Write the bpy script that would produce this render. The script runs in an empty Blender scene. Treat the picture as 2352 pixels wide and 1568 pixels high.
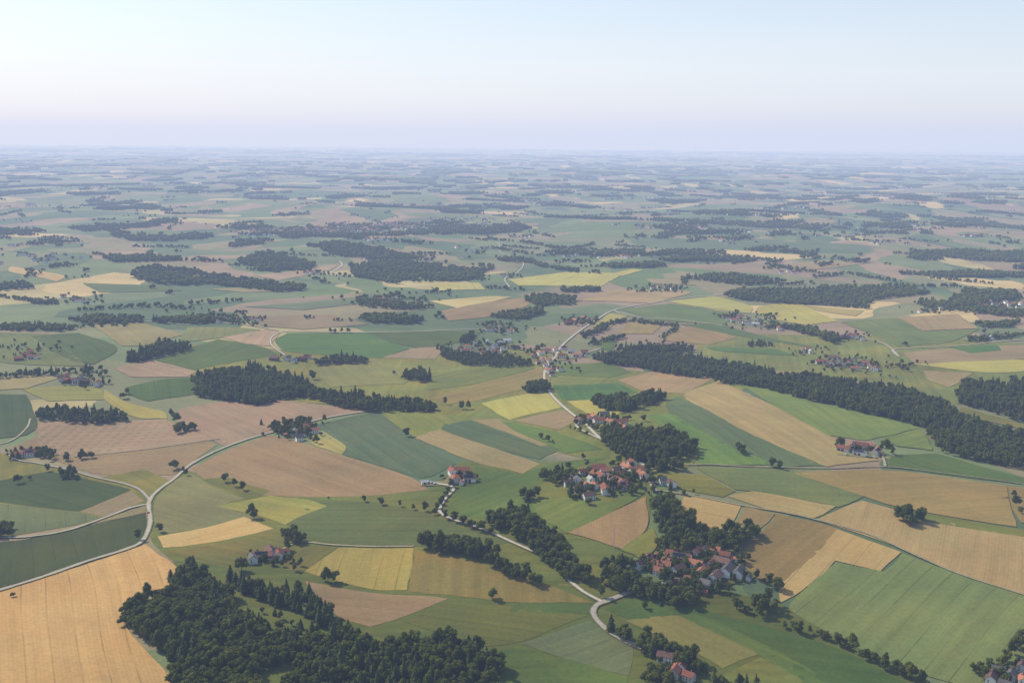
import bpy, math, random
import numpy as np
from mathutils import Vector, Matrix, geometry
random.seed(7); np.random.seed(7)
rnd=random.random
scene=bpy.context.scene
col=scene.collection
# ------------------------------------------------------------ survey set-up
F=2522.0; CX,CY=1176.0,784.0
CAMH=400.0
PITCH=math.atan((784-322)/F); ROLL=math.radians(0.5)
R=Matrix.Rotation(math.pi/2-PITCH,3,'X')@Matrix.Rotation(ROLL,3,'Z')
RI=R.transposed()
SUN_EL=math.radians(42); SUN_AZ=math.radians(-55)
def sstep(a,b,v):
    t=np.clip((v-a)/(b-a),0,1); return t*t*(3-2*t)
def H(x,y):
    d=np.sqrt(x*x+y*y)
    k=1+1.3*(1-sstep(1300,2800,d))
    h=k*(11*np.sin(x/300+0.5)*np.cos(y/285+1.0)+6*np.sin((x*0.6+y*0.8)/180+2))+2.2*np.sin((x*.8-y*.5)/85+1)
    w=sstep(3200,7000,d)
    h=h+w*(16*np.sin(x/900+1)*np.sin(y/700)+10*np.sin((x-0.7*y)/520)+7*np.sin((y+0.3*x)/430+1.3))
    w2=sstep(12000,30000,d)
    h=h+w2*(30*np.sin(x/4100+.7)*np.sin(y/2900)+22*np.sin((x*.5+y)/1900))
    return h
def G(px,py):
    d=R@Vector(((px-CX)/F,-(py-CY)/F,-1))
    if d.z>-0.004: d.z=-0.004
    z=0.0
    for _ in range(50):
        t=(CAMH-z)/-d.z
        x=d.x*t;y=d.y*t
        z=0.65*z+0.35*float(H(x,y))
    return (x,y)
def P(x,y,z):
    v=RI@Vector((x,y,z-CAMH))
    if v.z>-1: return (-9999,-9999)
    return (CX+F*v.x/-v.z, CY-F*v.y/-v.z)
def GP(pts): return [G(a,b) for a,b in pts]
# ------------------------------------------------------------ colour
SIG=(3.3e-5,4.0e-5,5.6e-5)
HZ=(0.48,0.59,0.83)
def lin(c):
    c=c/255
    return c/12.92 if c<=0.04045 else ((c+0.055)/1.055)**2.4
def alb(rgb,D,k=1.27):
    o=[]
    for i in range(3):
        dd=min(D,4500)*.72
        T=math.exp(-SIG[i]*dd)
        o.append((lin(rgb[i])-HZ[i]*(1-T))/(T*k))
    g=.3*o[0]+.6*o[1]+.1*o[2]
    o=[max(v*.95+g*.05,.2*max(o)) for v in o]
    return (*[min(.6,max(.015,v)) for v in o],1)
# ------------------------------------------------------------ node helpers
def newmat(name):
    m=bpy.data.materials.new(name); m.use_nodes=True
    nt=m.node_tree; nt.nodes.clear()
    out=nt.nodes.new('ShaderNodeOutputMaterial'); b=nt.nodes.new('ShaderNodeBsdfPrincipled')
    nt.links.new(b.outputs[0],out.inputs['Surface'])
    b.inputs['Roughness'].default_value=0.9
    b.inputs['Specular IOR Level'].default_value=0.08
    return m,nt,b
def nd(nt,t,**kw):
    n=nt.nodes.new(t)
    for k,v in kw.items(): setattr(n,k,v)
    return n
def math_(nt,op,a,b=None,c=None):
    n=nt.nodes.new('ShaderNodeMath'); n.operation=op
    for i,v in enumerate((a,b,c)):
        if v is None: continue
        if isinstance(v,(int,float)): n.inputs[i].default_value=v
        else: nt.links.new(v,n.inputs[i])
    return n.outputs[0]
def noise(nt,vec,scale,detail=4,rough=0.55,dist=0):
    n=nt.nodes.new('ShaderNodeTexNoise'); n.inputs['Scale'].default_value=scale
    n.inputs['Detail'].default_value=detail; n.inputs['Roughness'].default_value=rough
    n.inputs['Distortion'].default_value=dist
    if vec is not None: nt.links.new(vec,n.inputs['Vector'])
    return n
def mapr(nt,v,a,b,c,d):
    n=nt.nodes.new('ShaderNodeMapRange'); nt.links.new(v,n.inputs[0])
    for i,q in enumerate((a,b,c,d)): n.inputs[i+1].default_value=q
    return n.outputs[0]
def mul_col(nt,colr,fac):
    n=nt.nodes.new('ShaderNodeVectorMath'); n.operation='SCALE'
    if isinstance(colr,tuple): n.inputs[0].default_value=colr[:3]
    else: nt.links.new(colr,n.inputs[0])
    nt.links.new(fac,n.inputs['Scale']); return n.outputs[0]
def mixc(nt,f,a,b):
    n=nt.nodes.new('ShaderNodeMix'); n.data_type='RGBA'
    for s,v in ((0,f),(6,a),(7,b)):
        if isinstance(v,(int,float)): n.inputs[s].default_value=v
        elif isinstance(v,tuple): n.inputs[s].default_value=v
        else: nt.links.new(v,n.inputs[s])
    return n.outputs[2]
def simple(name,rgb,var=0.25,scale=0.4,rough=0.85):
    m,nt,b=newmat(name)
    tc=nd(nt,'ShaderNodeNewGeometry')
    n=noise(nt,tc.outputs['Position'],scale,5)
    oi=nd(nt,'ShaderNodeObjectInfo')
    f=math_(nt,'MULTIPLY',mapr(nt,n.outputs[0],0.25,0.75,1-var,1+var),mapr(nt,oi.outputs['Random'],0,1,0.75,1.15))
    nt.links.new(mul_col(nt,(*rgb,1),f),b.inputs['Base Color'])
    b.inputs['Roughness'].default_value=rough
    return m
# ------------------------------------------------------------ field materials
def field_mat(name,tram,fine,mott,warm):
    m,nt,b=newmat(name)
    uv=nd(nt,'ShaderNodeUVMap'); oi=nd(nt,'ShaderNodeObjectInfo')
    geo=nd(nt,'ShaderNodeNewGeometry')
    sep=nd(nt,'ShaderNodeSeparateXYZ'); nt.links.new(uv.outputs[0],sep.inputs[0])
    wob=noise(nt,uv.outputs[0],0.0035,1)
    u=math_(nt,'ADD',sep.outputs[0],mapr(nt,wob.outputs[0],0,1,-12,12))
    pp=math_(nt,'PINGPONG',u,10.0)
    line=mapr(nt,pp,0.2,0.85,1.0,0.0)
    line=math_(nt,'MULTIPLY',line,mapr(nt,noise(nt,uv.outputs[0],0.015,3).outputs[0],0.38,0.62,0.15,1.0))
    f=mapr(nt,math_(nt,'SINE',math_(nt,'MULTIPLY',u,2*math.pi/3.1)),-1,1,1-fine,1+fine)
    f=math_(nt,'MULTIPLY',f,math_(nt,'SUBTRACT',1.0,math_(nt,'MULTIPLY',line,tram)))
    n1=noise(nt,geo.outputs['Position'],0.007,6,0.6)
    f=math_(nt,'MULTIPLY',f,mapr(nt,n1.outputs[0],0.25,0.75,1-mott,1+mott))
    mp=nd(nt,'ShaderNodeMapping'); mp.inputs['Scale'].default_value=(0.10,0.004,1)
    nt.links.new(uv.outputs[0],mp.inputs[0])
    n2=noise(nt,mp.outputs[0],1.0,4)
    f=math_(nt,'MULTIPLY',f,mapr(nt,n2.outputs[0],0.3,0.7,1-mott*.6,1+mott*.6))
    n4=noise(nt,geo.outputs['Position'],0.25,5,0.75)
    f=math_(nt,'MULTIPLY',f,mapr(nt,n4.outputs[0],0.3,0.7,0.85,1.15))
    n3=noise(nt,geo.outputs['Position'],0.012,5,0.65)
    base=mul_col(nt,oi.outputs['Color'],f)
    hue=nd(nt,'ShaderNodeVectorMath',operation='MULTIPLY'); nt.links.new(base,hue.inputs[0]); hue.inputs[1].default_value=warm
    nt.links.new(mixc(nt,mapr(nt,n3.outputs[0],0.42,0.68,0,1),base,hue.outputs[0]),b.inputs['Base Color'])
    return m
MF={'c':field_mat('crop_surface',0.34,0.02,0.19,(1.24,1.06,0.95)),
    'w':field_mat('ripe_grain_surface',0.34,0.03,0.16,(1.05,0.97,0.88)),
    's':field_mat('stubble_surface',0.12,0.035,0.19,(0.86,0.95,0.97)),
    'g':field_mat('meadow_surface',0.0,0.015,0.27,(1.4,1.1,0.95)),
    'y':field_mat('yard_surface',0.0,0.0,0.35,(.75,.95,.7))}
# ------------------------------------------------------------ ground
def axis(lo,hi,step,grow,far):
    a=list(np.arange(lo,hi+1,step)); s=step
    while a[-1]<far: s*=grow; a.append(a[-1]+s)
    return a
ys=axis(-200,7000,19,1.035,52000); ys=[-6000,-2500,-1000,-500]+ys
xp=axis(0,3600,19,1.05,42000); xs=[-v for v in xp[::-1]][:-1]+xp
X,Y=np.meshgrid(np.array(xs),np.array(ys)); Z=H(X,Y)
nx,ny=len(xs),len(ys)
V=np.stack([X.ravel(),Y.ravel(),Z.ravel()],1)
ii=(np.arange(ny-1)[:,None]*nx+np.arange(nx-1)[None,:]).ravel()
Q=np.stack([ii,ii+1,ii+1+nx,ii+nx],1)
def mesh_np(name,V,Q):
    me=bpy.data.meshes.new(name)
    me.vertices.add(len(V)); me.vertices.foreach_set('co',V.astype(np.float32).ravel())
    k=Q.shape[1]
    me.loops.add(Q.size); me.loops.foreach_set('vertex_index',Q.astype(np.int32).ravel())
    me.polygons.add(len(Q)); me.polygons.foreach_set('loop_start',np.arange(0,Q.size,k,dtype=np.int32))
    me.update(calc_edges=True); me.validate(); return me
me=mesh_np('ground',V,Q)
me.polygons.foreach_set('use_smooth',[True]*len(me.polygons))
ground=bpy.data.objects.new('ground',me); col.objects.link(ground)
ground['kind']='structure'; ground['label']='rolling farmland patchwork of small fields and meadows'; ground['category']='ground'
m,nt,b=newmat('farmland')
geo=nd(nt,'ShaderNodeNewGeometry'); pos=geo.outputs['Position']
nz=noise(nt,pos,0.0016,2)
dv=nd(nt,'ShaderNodeVectorMath',operation='SCALE'); nt.links.new(nz.outputs['Color'],dv.inputs[0]); dv.inputs['Scale'].default_value=460
ad=nd(nt,'ShaderNodeVectorMath',operation='ADD'); nt.links.new(pos,ad.inputs[0]); nt.links.new(dv.outputs[0],ad.inputs[1])
def vor(sx,sy,rot,feat='F1'):
    mp=nd(nt,'ShaderNodeMapping'); mp.inputs['Scale'].default_value=(sx,sy,0); mp.inputs['Rotation'].default_value=(0,0,rot)
    nt.links.new(ad.outputs[0],mp.inputs[0])
    v=nd(nt,'ShaderNodeTexVoronoi',voronoi_dimensions='2D',feature=feat,distance='CHEBYCHEV'); v.inputs['Scale'].default_value=1
    v.inputs['Randomness'].default_value=0.9
    nt.links.new(mp.outputs[0],v.inputs['Vector']); return v
pal=[(0,(112,124,84)),(0.13,(98,114,78)),(0.26,(144,134,98)),(0.36,(118,130,86)),(0.46,(92,110,76)),(0.57,(156,136,108)),(0.64,(106,124,76)),(0.74,(128,130,90)),(0.84,(146,128,102)),(0.92,(176,162,110)),(0.965,(198,174,118))]
def ramp(v):
    sp=nd(nt,'ShaderNodeSeparateColor'); nt.links.new(v.outputs['Color'],sp.inputs[0])
    r=nd(nt,'ShaderNodeValToRGB'); r.color_ramp.interpolation='CONSTANT'
    e=r.color_ramp.elements
    while len(e)>1: e.remove(e[-1])
    e[0].position=0; e[0].color=(*[lin(c)/1.22 for c in pal[0][1]],1)
    for p_,c_ in pal[1:]:
        q=e.new(p_); q.color=(*[lin(c)/1.22 for c in c_],1)
    nt.links.new(sp.outputs[0],r.inputs[0]); return r.outputs[0]
va=vor(1/340,1/250,0.5); vb=vor(1/160,1/390,-0.7)
sel=mapr(nt,noise(nt,pos,0.0009,1).outputs[0],0.49,0.51,0,1)
c=mixc(nt,sel,ramp(va),ramp(vb))
n1=noise(nt,pos,0.008,6,0.6); n2=noise(nt,pos,0.2,4,0.7)
f=math_(nt,'MULTIPLY',mapr(nt,n1.outputs[0],0.25,0.75,0.80,1.2),mapr(nt,n2.outputs[0],0.3,0.7,0.86,1.14))
c=mul_col(nt,c,f)
nt.links.new(c,b.inputs['Base Color']); me.materials.append(m)
# ------------------------------------------------------------ draped sheets
def pip(xy,poly):
    x=xy[:,0];y=xy[:,1]; ins=np.zeros(len(xy),bool); n=len(poly)
    for i in range(n):
        x1,y1=poly[i];x2,y2=poly[(i+1)%n]
        c=((y1>y)!=(y2>y))
        if y1==y2: continue
        ins^=c&(x<(x2-x1)*(y-y1)/(y2-y1)+x1)
    return ins
def soften(poly):
    out=[];n=len(poly)
    for i in range(n):
        a,b_,c_=Vector(poly[i-1]),Vector(poly[i]),Vector(poly[(i+1)%n])
        u=(a-b_);v=(c_-b_)
        if u.length<1 or v.length<1: continue
        if u.angle(v)>math.radians(135):
            r=.36
            p=b_+u*r;q=b_+v*r
            for t in (0,.25,.5,.75,1): out.append(tuple(p*(1-t)**2+b_*2*t*(1-t)+q*t*t))
        else: out.append(tuple(b_))
    return out
def drape(name,poly,off):
    poly0=poly; poly=soften(poly)
    pts=[]
    n=len(poly)
    for i in range(n):
        a=Vector(poly[i]);bb=Vector(poly[(i+1)%n]); L=(bb-a).length
        k=max(1,int(L/15)); pr=Vector((-(bb-a).y,(bb-a).x))
        if L>0: pr/=L
        for j in range(k):
            w=0 if j==0 else (math.sin(a.x*3.1+j*1.3)*0.9+math.sin(a.y+j*.47)*1.1)
            pts.append(a.lerp(bb,j/k)+pr*w)
    xs_=[p.x for p in pts];ys_=[p.y for p in pts]
    D=math.hypot(sum(xs_)/len(xs_),sum(ys_)/len(ys_)); g=15 if D<2500 else 26
    gx=np.arange(min(xs_)+g*.5,max(xs_),g);gy=np.arange(min(ys_)+g*.5,max(ys_),g)
    A,B=np.meshgrid(gx,gy); gp=np.stack([A.ravel(),B.ravel()],1)
    if len(gp): gp=gp[pip(gp,[tuple(p) for p in pts])]
    nb=len(pts); allp=list(pts)+[Vector((float(a),float(b_))) for a,b_ in gp]
    r=geometry.delaunay_2d_cdt(allp,[(i,(i+1)%nb) for i in range(nb)],[],1,1e-3)
    vs=[(p.x,p.y,float(H(p.x,p.y))+off) for p in r[0]]
    me=bpy.data.meshes.new(name); me.from_pydata(vs,[],[list(f) for f in r[2]]); me.update()
    best=0;ang=0;n=len(poly0)
    for i in range(n):
        a=Vector(poly0[i]);bb=Vector(poly0[(i+1)%n])
        if (bb-a).length>best: best=(bb-a).length; ang=math.atan2(bb.y-a.y,bb.x-a.x)
    uvl=me.uv_layers.new(name='UVMap')
    ca,sa=math.cos(ang),math.sin(ang)
    co=np.zeros(len(me.vertices)*3);me.vertices.foreach_get('co',co);co=co.reshape(-1,3)
    li=np.zeros(len(me.loops),int);me.loops.foreach_get('vertex_index',li)
    c_=co[li]; uvs=np.stack([-c_[:,0]*sa+c_[:,1]*ca,c_[:,0]*ca+c_[:,1]*sa],1)
    uvl.data.foreach_set('uv',uvs.ravel())
    me.polygons.foreach_set('use_smooth',[True]*len(me.polygons))
    o=bpy.data.objects.new(name,me); col.objects.link(o)
    for p in me.polygons:
        if p.normal.z<0: me.flip_normals(); break
    return o,D
LBL={'c':'green crop field with tractor tramlines','w':'ripe golden grain field with tramlines','s':'tan brown stubble field','g':'green grass meadow','y':'gravel and grass farmyard'}
FIELDS=[
('g',(118,122,70),[(-120,1060),(20,1040),(150,1080),(330,1120),(345,1150),(230,1195),(0,1235),(-120,1250)]),
('g',(108,118,58),[(340,1150),(430,1080),(520,1110),(700,1142),(985,1125),(1060,1060),(1240,1065),(1400,1050),(1500,1100),(1490,1220),(1450,1290),(1380,1350),(1270,1345),(1000,1275),(700,1300),(400,1290),(340,1240)]),
('g',(96,108,46),[(380,1290),(700,1300),(960,1265),(1300,1340),(1480,1330),(1800,1380),(2120,1540),(2150,1660),(900,1660),(420,1660),(420,1400)]),
('g',(118,128,72),[(1240,850),(1450,850),(1720,880),(1600,1075),(1500,1100),(1290,1040),(1100,1000),(1000,940)]),
('g',(125,130,84),[(420,790),(760,810),(1240,800),(1260,900),(1000,945),(700,925),(440,900)]),
('g',(120,130,92),[(1600,760),(2000,770),(2352,790),(2480,900),(2200,930),(1900,860),(1600,840)]),
('s',(152,130,102),[(70,970),(320,968),(385,965),(400,985),(500,1020),(440,1062),(400,1090),(230,1093),(140,1060),(20,1030),(90,1000)]),
('s',(166,140,116),[(90,968),(380,962),(470,1000),(505,1010),(330,1035),(170,1052),(85,1030)]),
('s',(162,135,114),[(410,940),(480,925),(620,915),(760,932),(850,942),(760,955),(620,993),(515,1025),(480,1005),(400,965)]),
('w',(198,160,104),[(-60,1372),(0,1355),(200,1295),(335,1250),(415,1305),(405,1345),(330,1360),(280,1400),(290,1445),(350,1510),(415,1575),(430,1660),(-250,1700),(-200,1420)]),
('c',(76,88,66),[(-60,1248),(60,1240),(200,1207),(335,1178),(338,1205),(328,1240),(290,1258),(200,1287),(0,1350),(-90,1378)]),
('s',(150,136,100),[(60,1233),(240,1190),(335,1160),(335,1177),(190,1207),(60,1238)]),
('c',(72,90,60),[(-40,1112),(50,1093),(110,1083),(200,1100),(302,1125),(180,1175),(80,1165),(-40,1148)]),
('c',(104,116,86),[(-40,1150),(80,1166),(180,1176),(232,1190),(60,1226),(-40,1230)]),
('s',(150,132,102),[(184,1175),(303,1127),(332,1150),(240,1188)]),
('g',(122,124,62),[(225,1097),(330,1078),(388,1103),(345,1140),(300,1113)]),
('s',(156,130,100),[(440,1075),(520,1035),(615,998),(700,1018),(800,1050),(900,1080),(960,1103),(985,1125),(850,1140),(700,1142),(560,1135),(480,1110)]),
('g',(108,114,56),[(470,1100),(520,1095),(620,1128),(600,1140),(560,1150),(480,1112)]),
('s',(134,130,90),[(400,1100),(440,1088),(480,1113),(560,1145),(500,1162),(610,1192),(480,1213),(370,1225),(352,1200),(352,1150)]),
('c',(92,110,90),[(725,975),(870,945),(920,985),(1000,1030),(1048,1065),(990,1095),(965,1098),(860,1065),(790,1045),(800,1025),(740,1000)]),
('g',(146,146,96),[(730,985),(800,1025),(785,1045),(705,1018)]),
('c',(124,132,80),[(870,945),(1000,940),(1065,965),(990,1000),(950,1003),(920,985)]),
('s',(158,140,102),[(1005,985),(1080,1010),(1180,1045),(1240,1065),(1200,1088),(1080,1060),(950,1005)]),
('c',(90,108,86),[(1020,975),(1080,965),(1200,1005),(1292,1032),(1240,1055),(1150,1035),(1010,988)]),
('s',(152,136,100),[(1085,964),(1150,962),(1270,1022),(1240,1025)]),
('g',(94,116,46),[(1090,1070),(1200,1092),(1260,1065),(1400,1050),(1250,1100),(1215,1150),(1280,1215),(1110,1190),(1020,1182),(1045,1130),(985,1128),(1090,1105)]),
('c',(98,110,74),[(710,1147),(850,1152),(980,1177),(1060,1210),(1180,1245),(1120,1256),(950,1255),(760,1250),(700,1235),(655,1205)]),
('c',(146,144,80),[(495,1163),(620,1138),(710,1147),(752,1163),(690,1185),(655,1205),(600,1185)]),
('w',(196,168,112),[(362,1232),(480,1211),(560,1187),(628,1214),(500,1245),(375,1258)]),
('g',(112,112,42),[(380,1265),(520,1248),(632,1218),(690,1245),(640,1262),(570,1280),(540,1310),(430,1285)]),
('g',(120,118,46),[(680,1250),(775,1257),(705,1310),(650,1310),(655,1270)]),
('c',(154,143,72),[(778,1258),(950,1258),(935,1355),(860,1357),(735,1325),(700,1312)]),
('g',(128,117,48),[(954,1263),(1080,1285),(1180,1320),(1270,1347),(1365,1385),(1180,1385),(1060,1370),(940,1358)]),
('s',(152,126,94),[(700,1335),(840,1362),(1030,1375),(920,1420),(850,1440),(780,1420),(740,1385)]),
('c',(102,108,62),[(1035,1378),(1180,1392),(1350,1414),(1300,1432),(1200,1475),(1110,1487),(1040,1467),(930,1427)]),
('g',(86,106,40),[(1185,1388),(1362,1387),(1355,1410),(1165,1406)]),
('c',(104,116,84),[(1200,1478),(1355,1425),(1455,1482),(1445,1552),(1350,1532)]),
('g',(90,112,42),[(1110,1505),(1195,1482),(1440,1555),(1440,1660),(1050,1660)]),
('g',(80,104,36),[(1390,1400),(1465,1362),(1560,1388),(1690,1422),(1900,1475),(2090,1572),(2090,1660),(1700,1600),(1760,1500),(1560,1412),(1450,1425)]),
('s',(136,128,76),[(1435,1425),(1500,1416),(1562,1413),(1650,1455),(1747,1502),(1660,1535),(1620,1510),(1560,1485)]),
('g',(94,116,44),[(1560,1413),(1600,1410),(1780,1490),(1900,1560),(1960,1620),(1900,1620),(1747,1502)]),
('g',(114,122,68),[(1640,1560),(1747,1510),(1850,1560),(1900,1650),(1700,1650)]),
('c',(116,130,84),[(2072,1270),(2352,1367),(2450,1410),(2330,1568),(2270,1590),(2110,1548),(1950,1480),(1815,1405),(1812,1385),(1920,1291),(2030,1313)]),
('w',(180,154,104),[(1922,1215),(2070,1268),(2022,1312),(1918,1288),(1840,1360),(1792,1385),(1786,1345)]),
('s',(150,126,84),[(1782,1180),(1880,1200),(1924,1215),(1880,1270),(1787,1345),(1680,1312),(1700,1265),(1750,1225)]),
('s',(162,138,96),[(1712,1163),(1780,1180),(1745,1215),(1690,1200)]),
('w',(188,160,106),[(1572,1138),(1702,1163),(1685,1200),(1650,1218),(1610,1215),(1560,1165)]),
('s',(176,152,102),[(1670,1140),(1735,1127),(1920,1163),(1870,1190),(1780,1176)]),
('c',(112,125,84),[(1600,1075),(1820,1080),(1985,1140),(1925,1165),(1760,1132),(1690,1125),(1620,1088)]),
('c',(122,126,74),[(1500,1085),(1615,1090),(1690,1128),(1660,1142),(1560,1125)]),
('s',(160,136,90),[(1822,1087),(2050,1078),(2200,1100),(2310,1115),(2322,1170),(2335,1210),(2200,1190),(2040,1160),(1985,1140)]),
('s',(150,128,88),[(2310,1115),(2420,1130),(2420,1210),(2345,1200),(2325,1170)]),
('s',(172,146,102),[(1874,1194),(1980,1150),(2130,1190),(2250,1215),(2420,1245),(2420,1390),(2200,1318),(2050,1250)]),
('g',(108,118,54),[(2040,1162),(2200,1192),(2340,1215),(2420,1225),(2420,1245),(2250,1218),(2100,1195)]),
('c',(92,114,74),[(2045,1045),(2150,1042),(2352,1098),(2420,1115),(2352,1112),(2200,1095),(2040,1073)]),
('s',(172,150,106),[(1548,907),(1650,875),(1720,905),(1900,1000),(2020,1058),(1900,1072),(1860,1062),(1700,990)]),
('c',(118,137,86),[(1700,883),(1800,893),(1960,940),(2115,983),(1985,1012),(1900,1000),(1780,935)]),
('c',(100,118,90),[(1525,922),(1560,912),(1700,990),(1890,1070),(1780,1075),(1680,1035),(1540,960)]),
('g',(104,132,62),[(1480,955),(1540,950),(1680,1030),(1785,1068),(1600,1070),(1610,1035),(1550,998)]),
('w',(176,170,98),[(1105,927),(1250,897),(1295,935),(1170,965)]),
('w',(176,168,94),[(1300,922),(1360,918),(1465,948),(1360,957)]),
('s',(158,136,106),[(1180,967),(1300,941),(1335,962),(1285,988)]),
('g',(96,122,56),[(1150,968),(1250,985),(1385,1032),(1300,1042),(1180,990)]),
('g',(84,118,52),[(1270,885),(1420,880),(1465,900),(1380,918),(1290,920)]),
('s',(166,140,108),[(1420,872),(1500,852),(1640,868),(1570,905),(1470,897)]),
('g',(98,120,72),[(1275,838),(1400,832),(1450,855),(1400,868),(1280,862)]),
('s',(148,132,90),[(990,915),(1100,880),(1245,843),(1272,882),(1190,897),(1100,922),(1030,928)]),
('c',(116,126,76),[(985,858),(1180,838),(1230,845),(1100,882),(980,897)]),
('c',(94,124,64),[(627,782),(660,765),(840,764),(900,788),(940,800),(880,822),(720,815),(650,806)]),
('c',(92,110,86),[(842,764),(1000,760),(1110,763),(1060,787),(960,800),(900,788)]),
('s',(158,138,114),[(880,822),(945,800),(1020,795),(1000,825)]),
('c',(96,116,78),[(360,828),(500,779),(612,798),(640,815),(520,835),(440,852)]),
('s',(174,148,124),[(263,845),(340,825),(450,853),(430,866),(300,866)]),
('s',(178,152,128),[(510,775),(610,757),(645,765),(620,795),(560,790)]),
('c',(86,110,72),[(290,890),(380,870),(445,868),(450,905),(340,922),(290,905)]),
('w',(166,156,88),[(240,895),(290,925),(380,945),(385,962),(310,962),(235,918)]),
('s',(150,146,92),[(50,895),(150,885),(230,893),(240,918),(110,922)]),
('s',(158,145,108),[(-60,872),(60,860),(140,868),(60,893),(-60,900)]),
('c',(80,98,82),[(-80,905),(60,907),(92,980),(60,1000),(-80,1015)]),
('s',(138,136,92),[(715,845),(870,828),(950,860),(930,882),(760,890)]),
('c',(112,124,94),[(-60,762),(110,768),(200,842),(30,838),(-60,820)]),
('c',(86,106,84),[(70,772),(180,765),(285,800),(215,838),(150,828)]),
('s',(150,140,106),[(200,740),(330,742),(420,770),(330,795),(280,795)]),
('s',(150,134,116),[(575,726),(760,724),(845,745),(700,757),(600,750)]),
('c',(126,134,100),[(430,752),(540,752),(600,758),(500,778),(410,787)]),
('w',(180,176,118),[(1168,642),(1300,625),(1432,628),(1380,658),(1190,656)]),
('w',(182,172,116),[(1400,630),(1450,618),(1478,620),(1430,634)]),
('w',(194,180,132),[(985,692),(1130,680),(1178,682),(1060,710)]),
('s',(160,138,114),[(1015,714),(1130,692),(1200,684),(1225,700),(1130,728),(1030,737)]),
('w',(176,170,118),[(990,652),(1100,650),(1115,665),(1000,668)]),
('s',(170,148,120),[(1400,667),(1550,665),(1592,672),(1500,697),(1400,692),(1330,690)]),
('w',(174,172,112),[(1535,692),(1640,680),(1732,703),(1722,720),(1580,702)]),
('w',(174,168,104),[(1735,705),(1830,690),(1925,738),(1850,747),(1740,725)]),
('c',(108,128,100),[(1425,712),(1540,697),(1700,722),(1660,747),(1500,735)]),
('s',(164,150,110),[(1835,700),(1985,714),(1965,726),(1880,715)]),
('s',(158,140,104),[(1440,738),(1525,742),(1500,767),(1425,766)]),
('w',(168,162,106),[(1360,750),(1400,720),(1442,726),(1400,752)]),
('s',(156,134,106),[(1540,765),(1600,742),(1692,775),(1630,792),(1520,782)]),
('g',(92,118,64),[(1360,790),(1400,772),(1420,790),(1400,808)]),
('c',(94,122,74),[(1620,797),(1780,802),(1835,818),(1640,806)]),
('c',(94,116,92),[(1560,745),(1660,747),(1880,800),(1700,772)]),
('w',(176,170,106),[(2095,837),(2300,825),(2420,830),(2352,855),(2250,857)]),
('s',(162,144,110),[(2120,852),(2235,858),(2180,890),(2130,875)]),
('s',(164,144,116),[(2060,730),(2200,722),(2248,755),(2120,760)]),
('c',(112,128,98),[(1930,740),(2060,730),(2120,762),(2250,757),(2180,790),(2060,795)]),
('s',(156,138,114),[(2075,810),(2200,800),(2420,790),(2420,822),(2100,837)]),
('g',(86,120,64),[(2180,798),(2290,792),(2300,806),(2230,812)]),
('g',(126,128,62),[(2210,935),(2340,972),(2420,1000),(2200,953)]),
('g',(118,134,64),[(2030,1005),(2112,985),(2130,1005),(2142,1035),(2060,1025)]),
('s',(164,134,96),[(1305,1225),(1410,1175),(1485,1140),(1492,1215),(1430,1262)]),
('g',(104,122,56),[(1215,1150),(1290,1140),(1400,1155),(1480,1100),(1487,1137),(1300,1227),(1240,1190)]),
('g',(120,126,66),[(1425,1264),(1500,1213),(1515,1250),(1480,1290)]),
('w',(190,168,132),[(25,612),(155,635),(130,647),(15,625)]),
('s',(168,148,134),[(580,632),(700,622),(780,605),(760,622),(640,645)]),
('c',(112,128,112),[(560,705),(760,690),(900,672),(880,690),(700,712)]),
('s',(150,142,118),[(480,665),(640,655),(700,668),(560,672)]),
('c',(104,122,104),[(190,650),(380,655),(420,668),(230,672)]),
('s',(164,146,126),[(1800,608),(1900,598),(1990,605),(1850,622)]),
('s',(158,146,122),[(1480,640),(1570,642),(1600,655),(1500,652)]),
('y',(118,120,76),[(1480,1280),(1560,1262),(1690,1290),(1740,1325),(1660,1350),(1600,1350),(1540,1325)]),
('y',(112,122,70),[(1290,1090),(1440,1070),(1490,1085),(1470,1105),(1400,1135),(1310,1140)]),
('y',(146,138,104),[(1034,1092),(1072,1087),(1092,1100),(1078,1114),(1020,1116),(968,1117),(965,1108),(1020,1106)]),
('y',(146,140,108),[(1235,814),(1300,803),(1342,812),(1325,824),(1240,834)]),
('y',(150,142,112),[(1920,1044),(2010,1037),(2015,1053),(1950,1049)]),
]
for i,(t,c_,poly) in enumerate(FIELDS):
    wp=GP(poly)
    o,D=drape('farmyard' if t=='y' else ('meadow' if t=='g' else 'field'),wp,0.35+0.006*i)
    o.data.materials.append(MF[t]); o.color=alb(c_,D)
    o['kind']='structure'; o['label']=LBL[t]; o['category']='farmyard' if t=='y' else ('meadow' if t=='g' else 'field')
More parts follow.
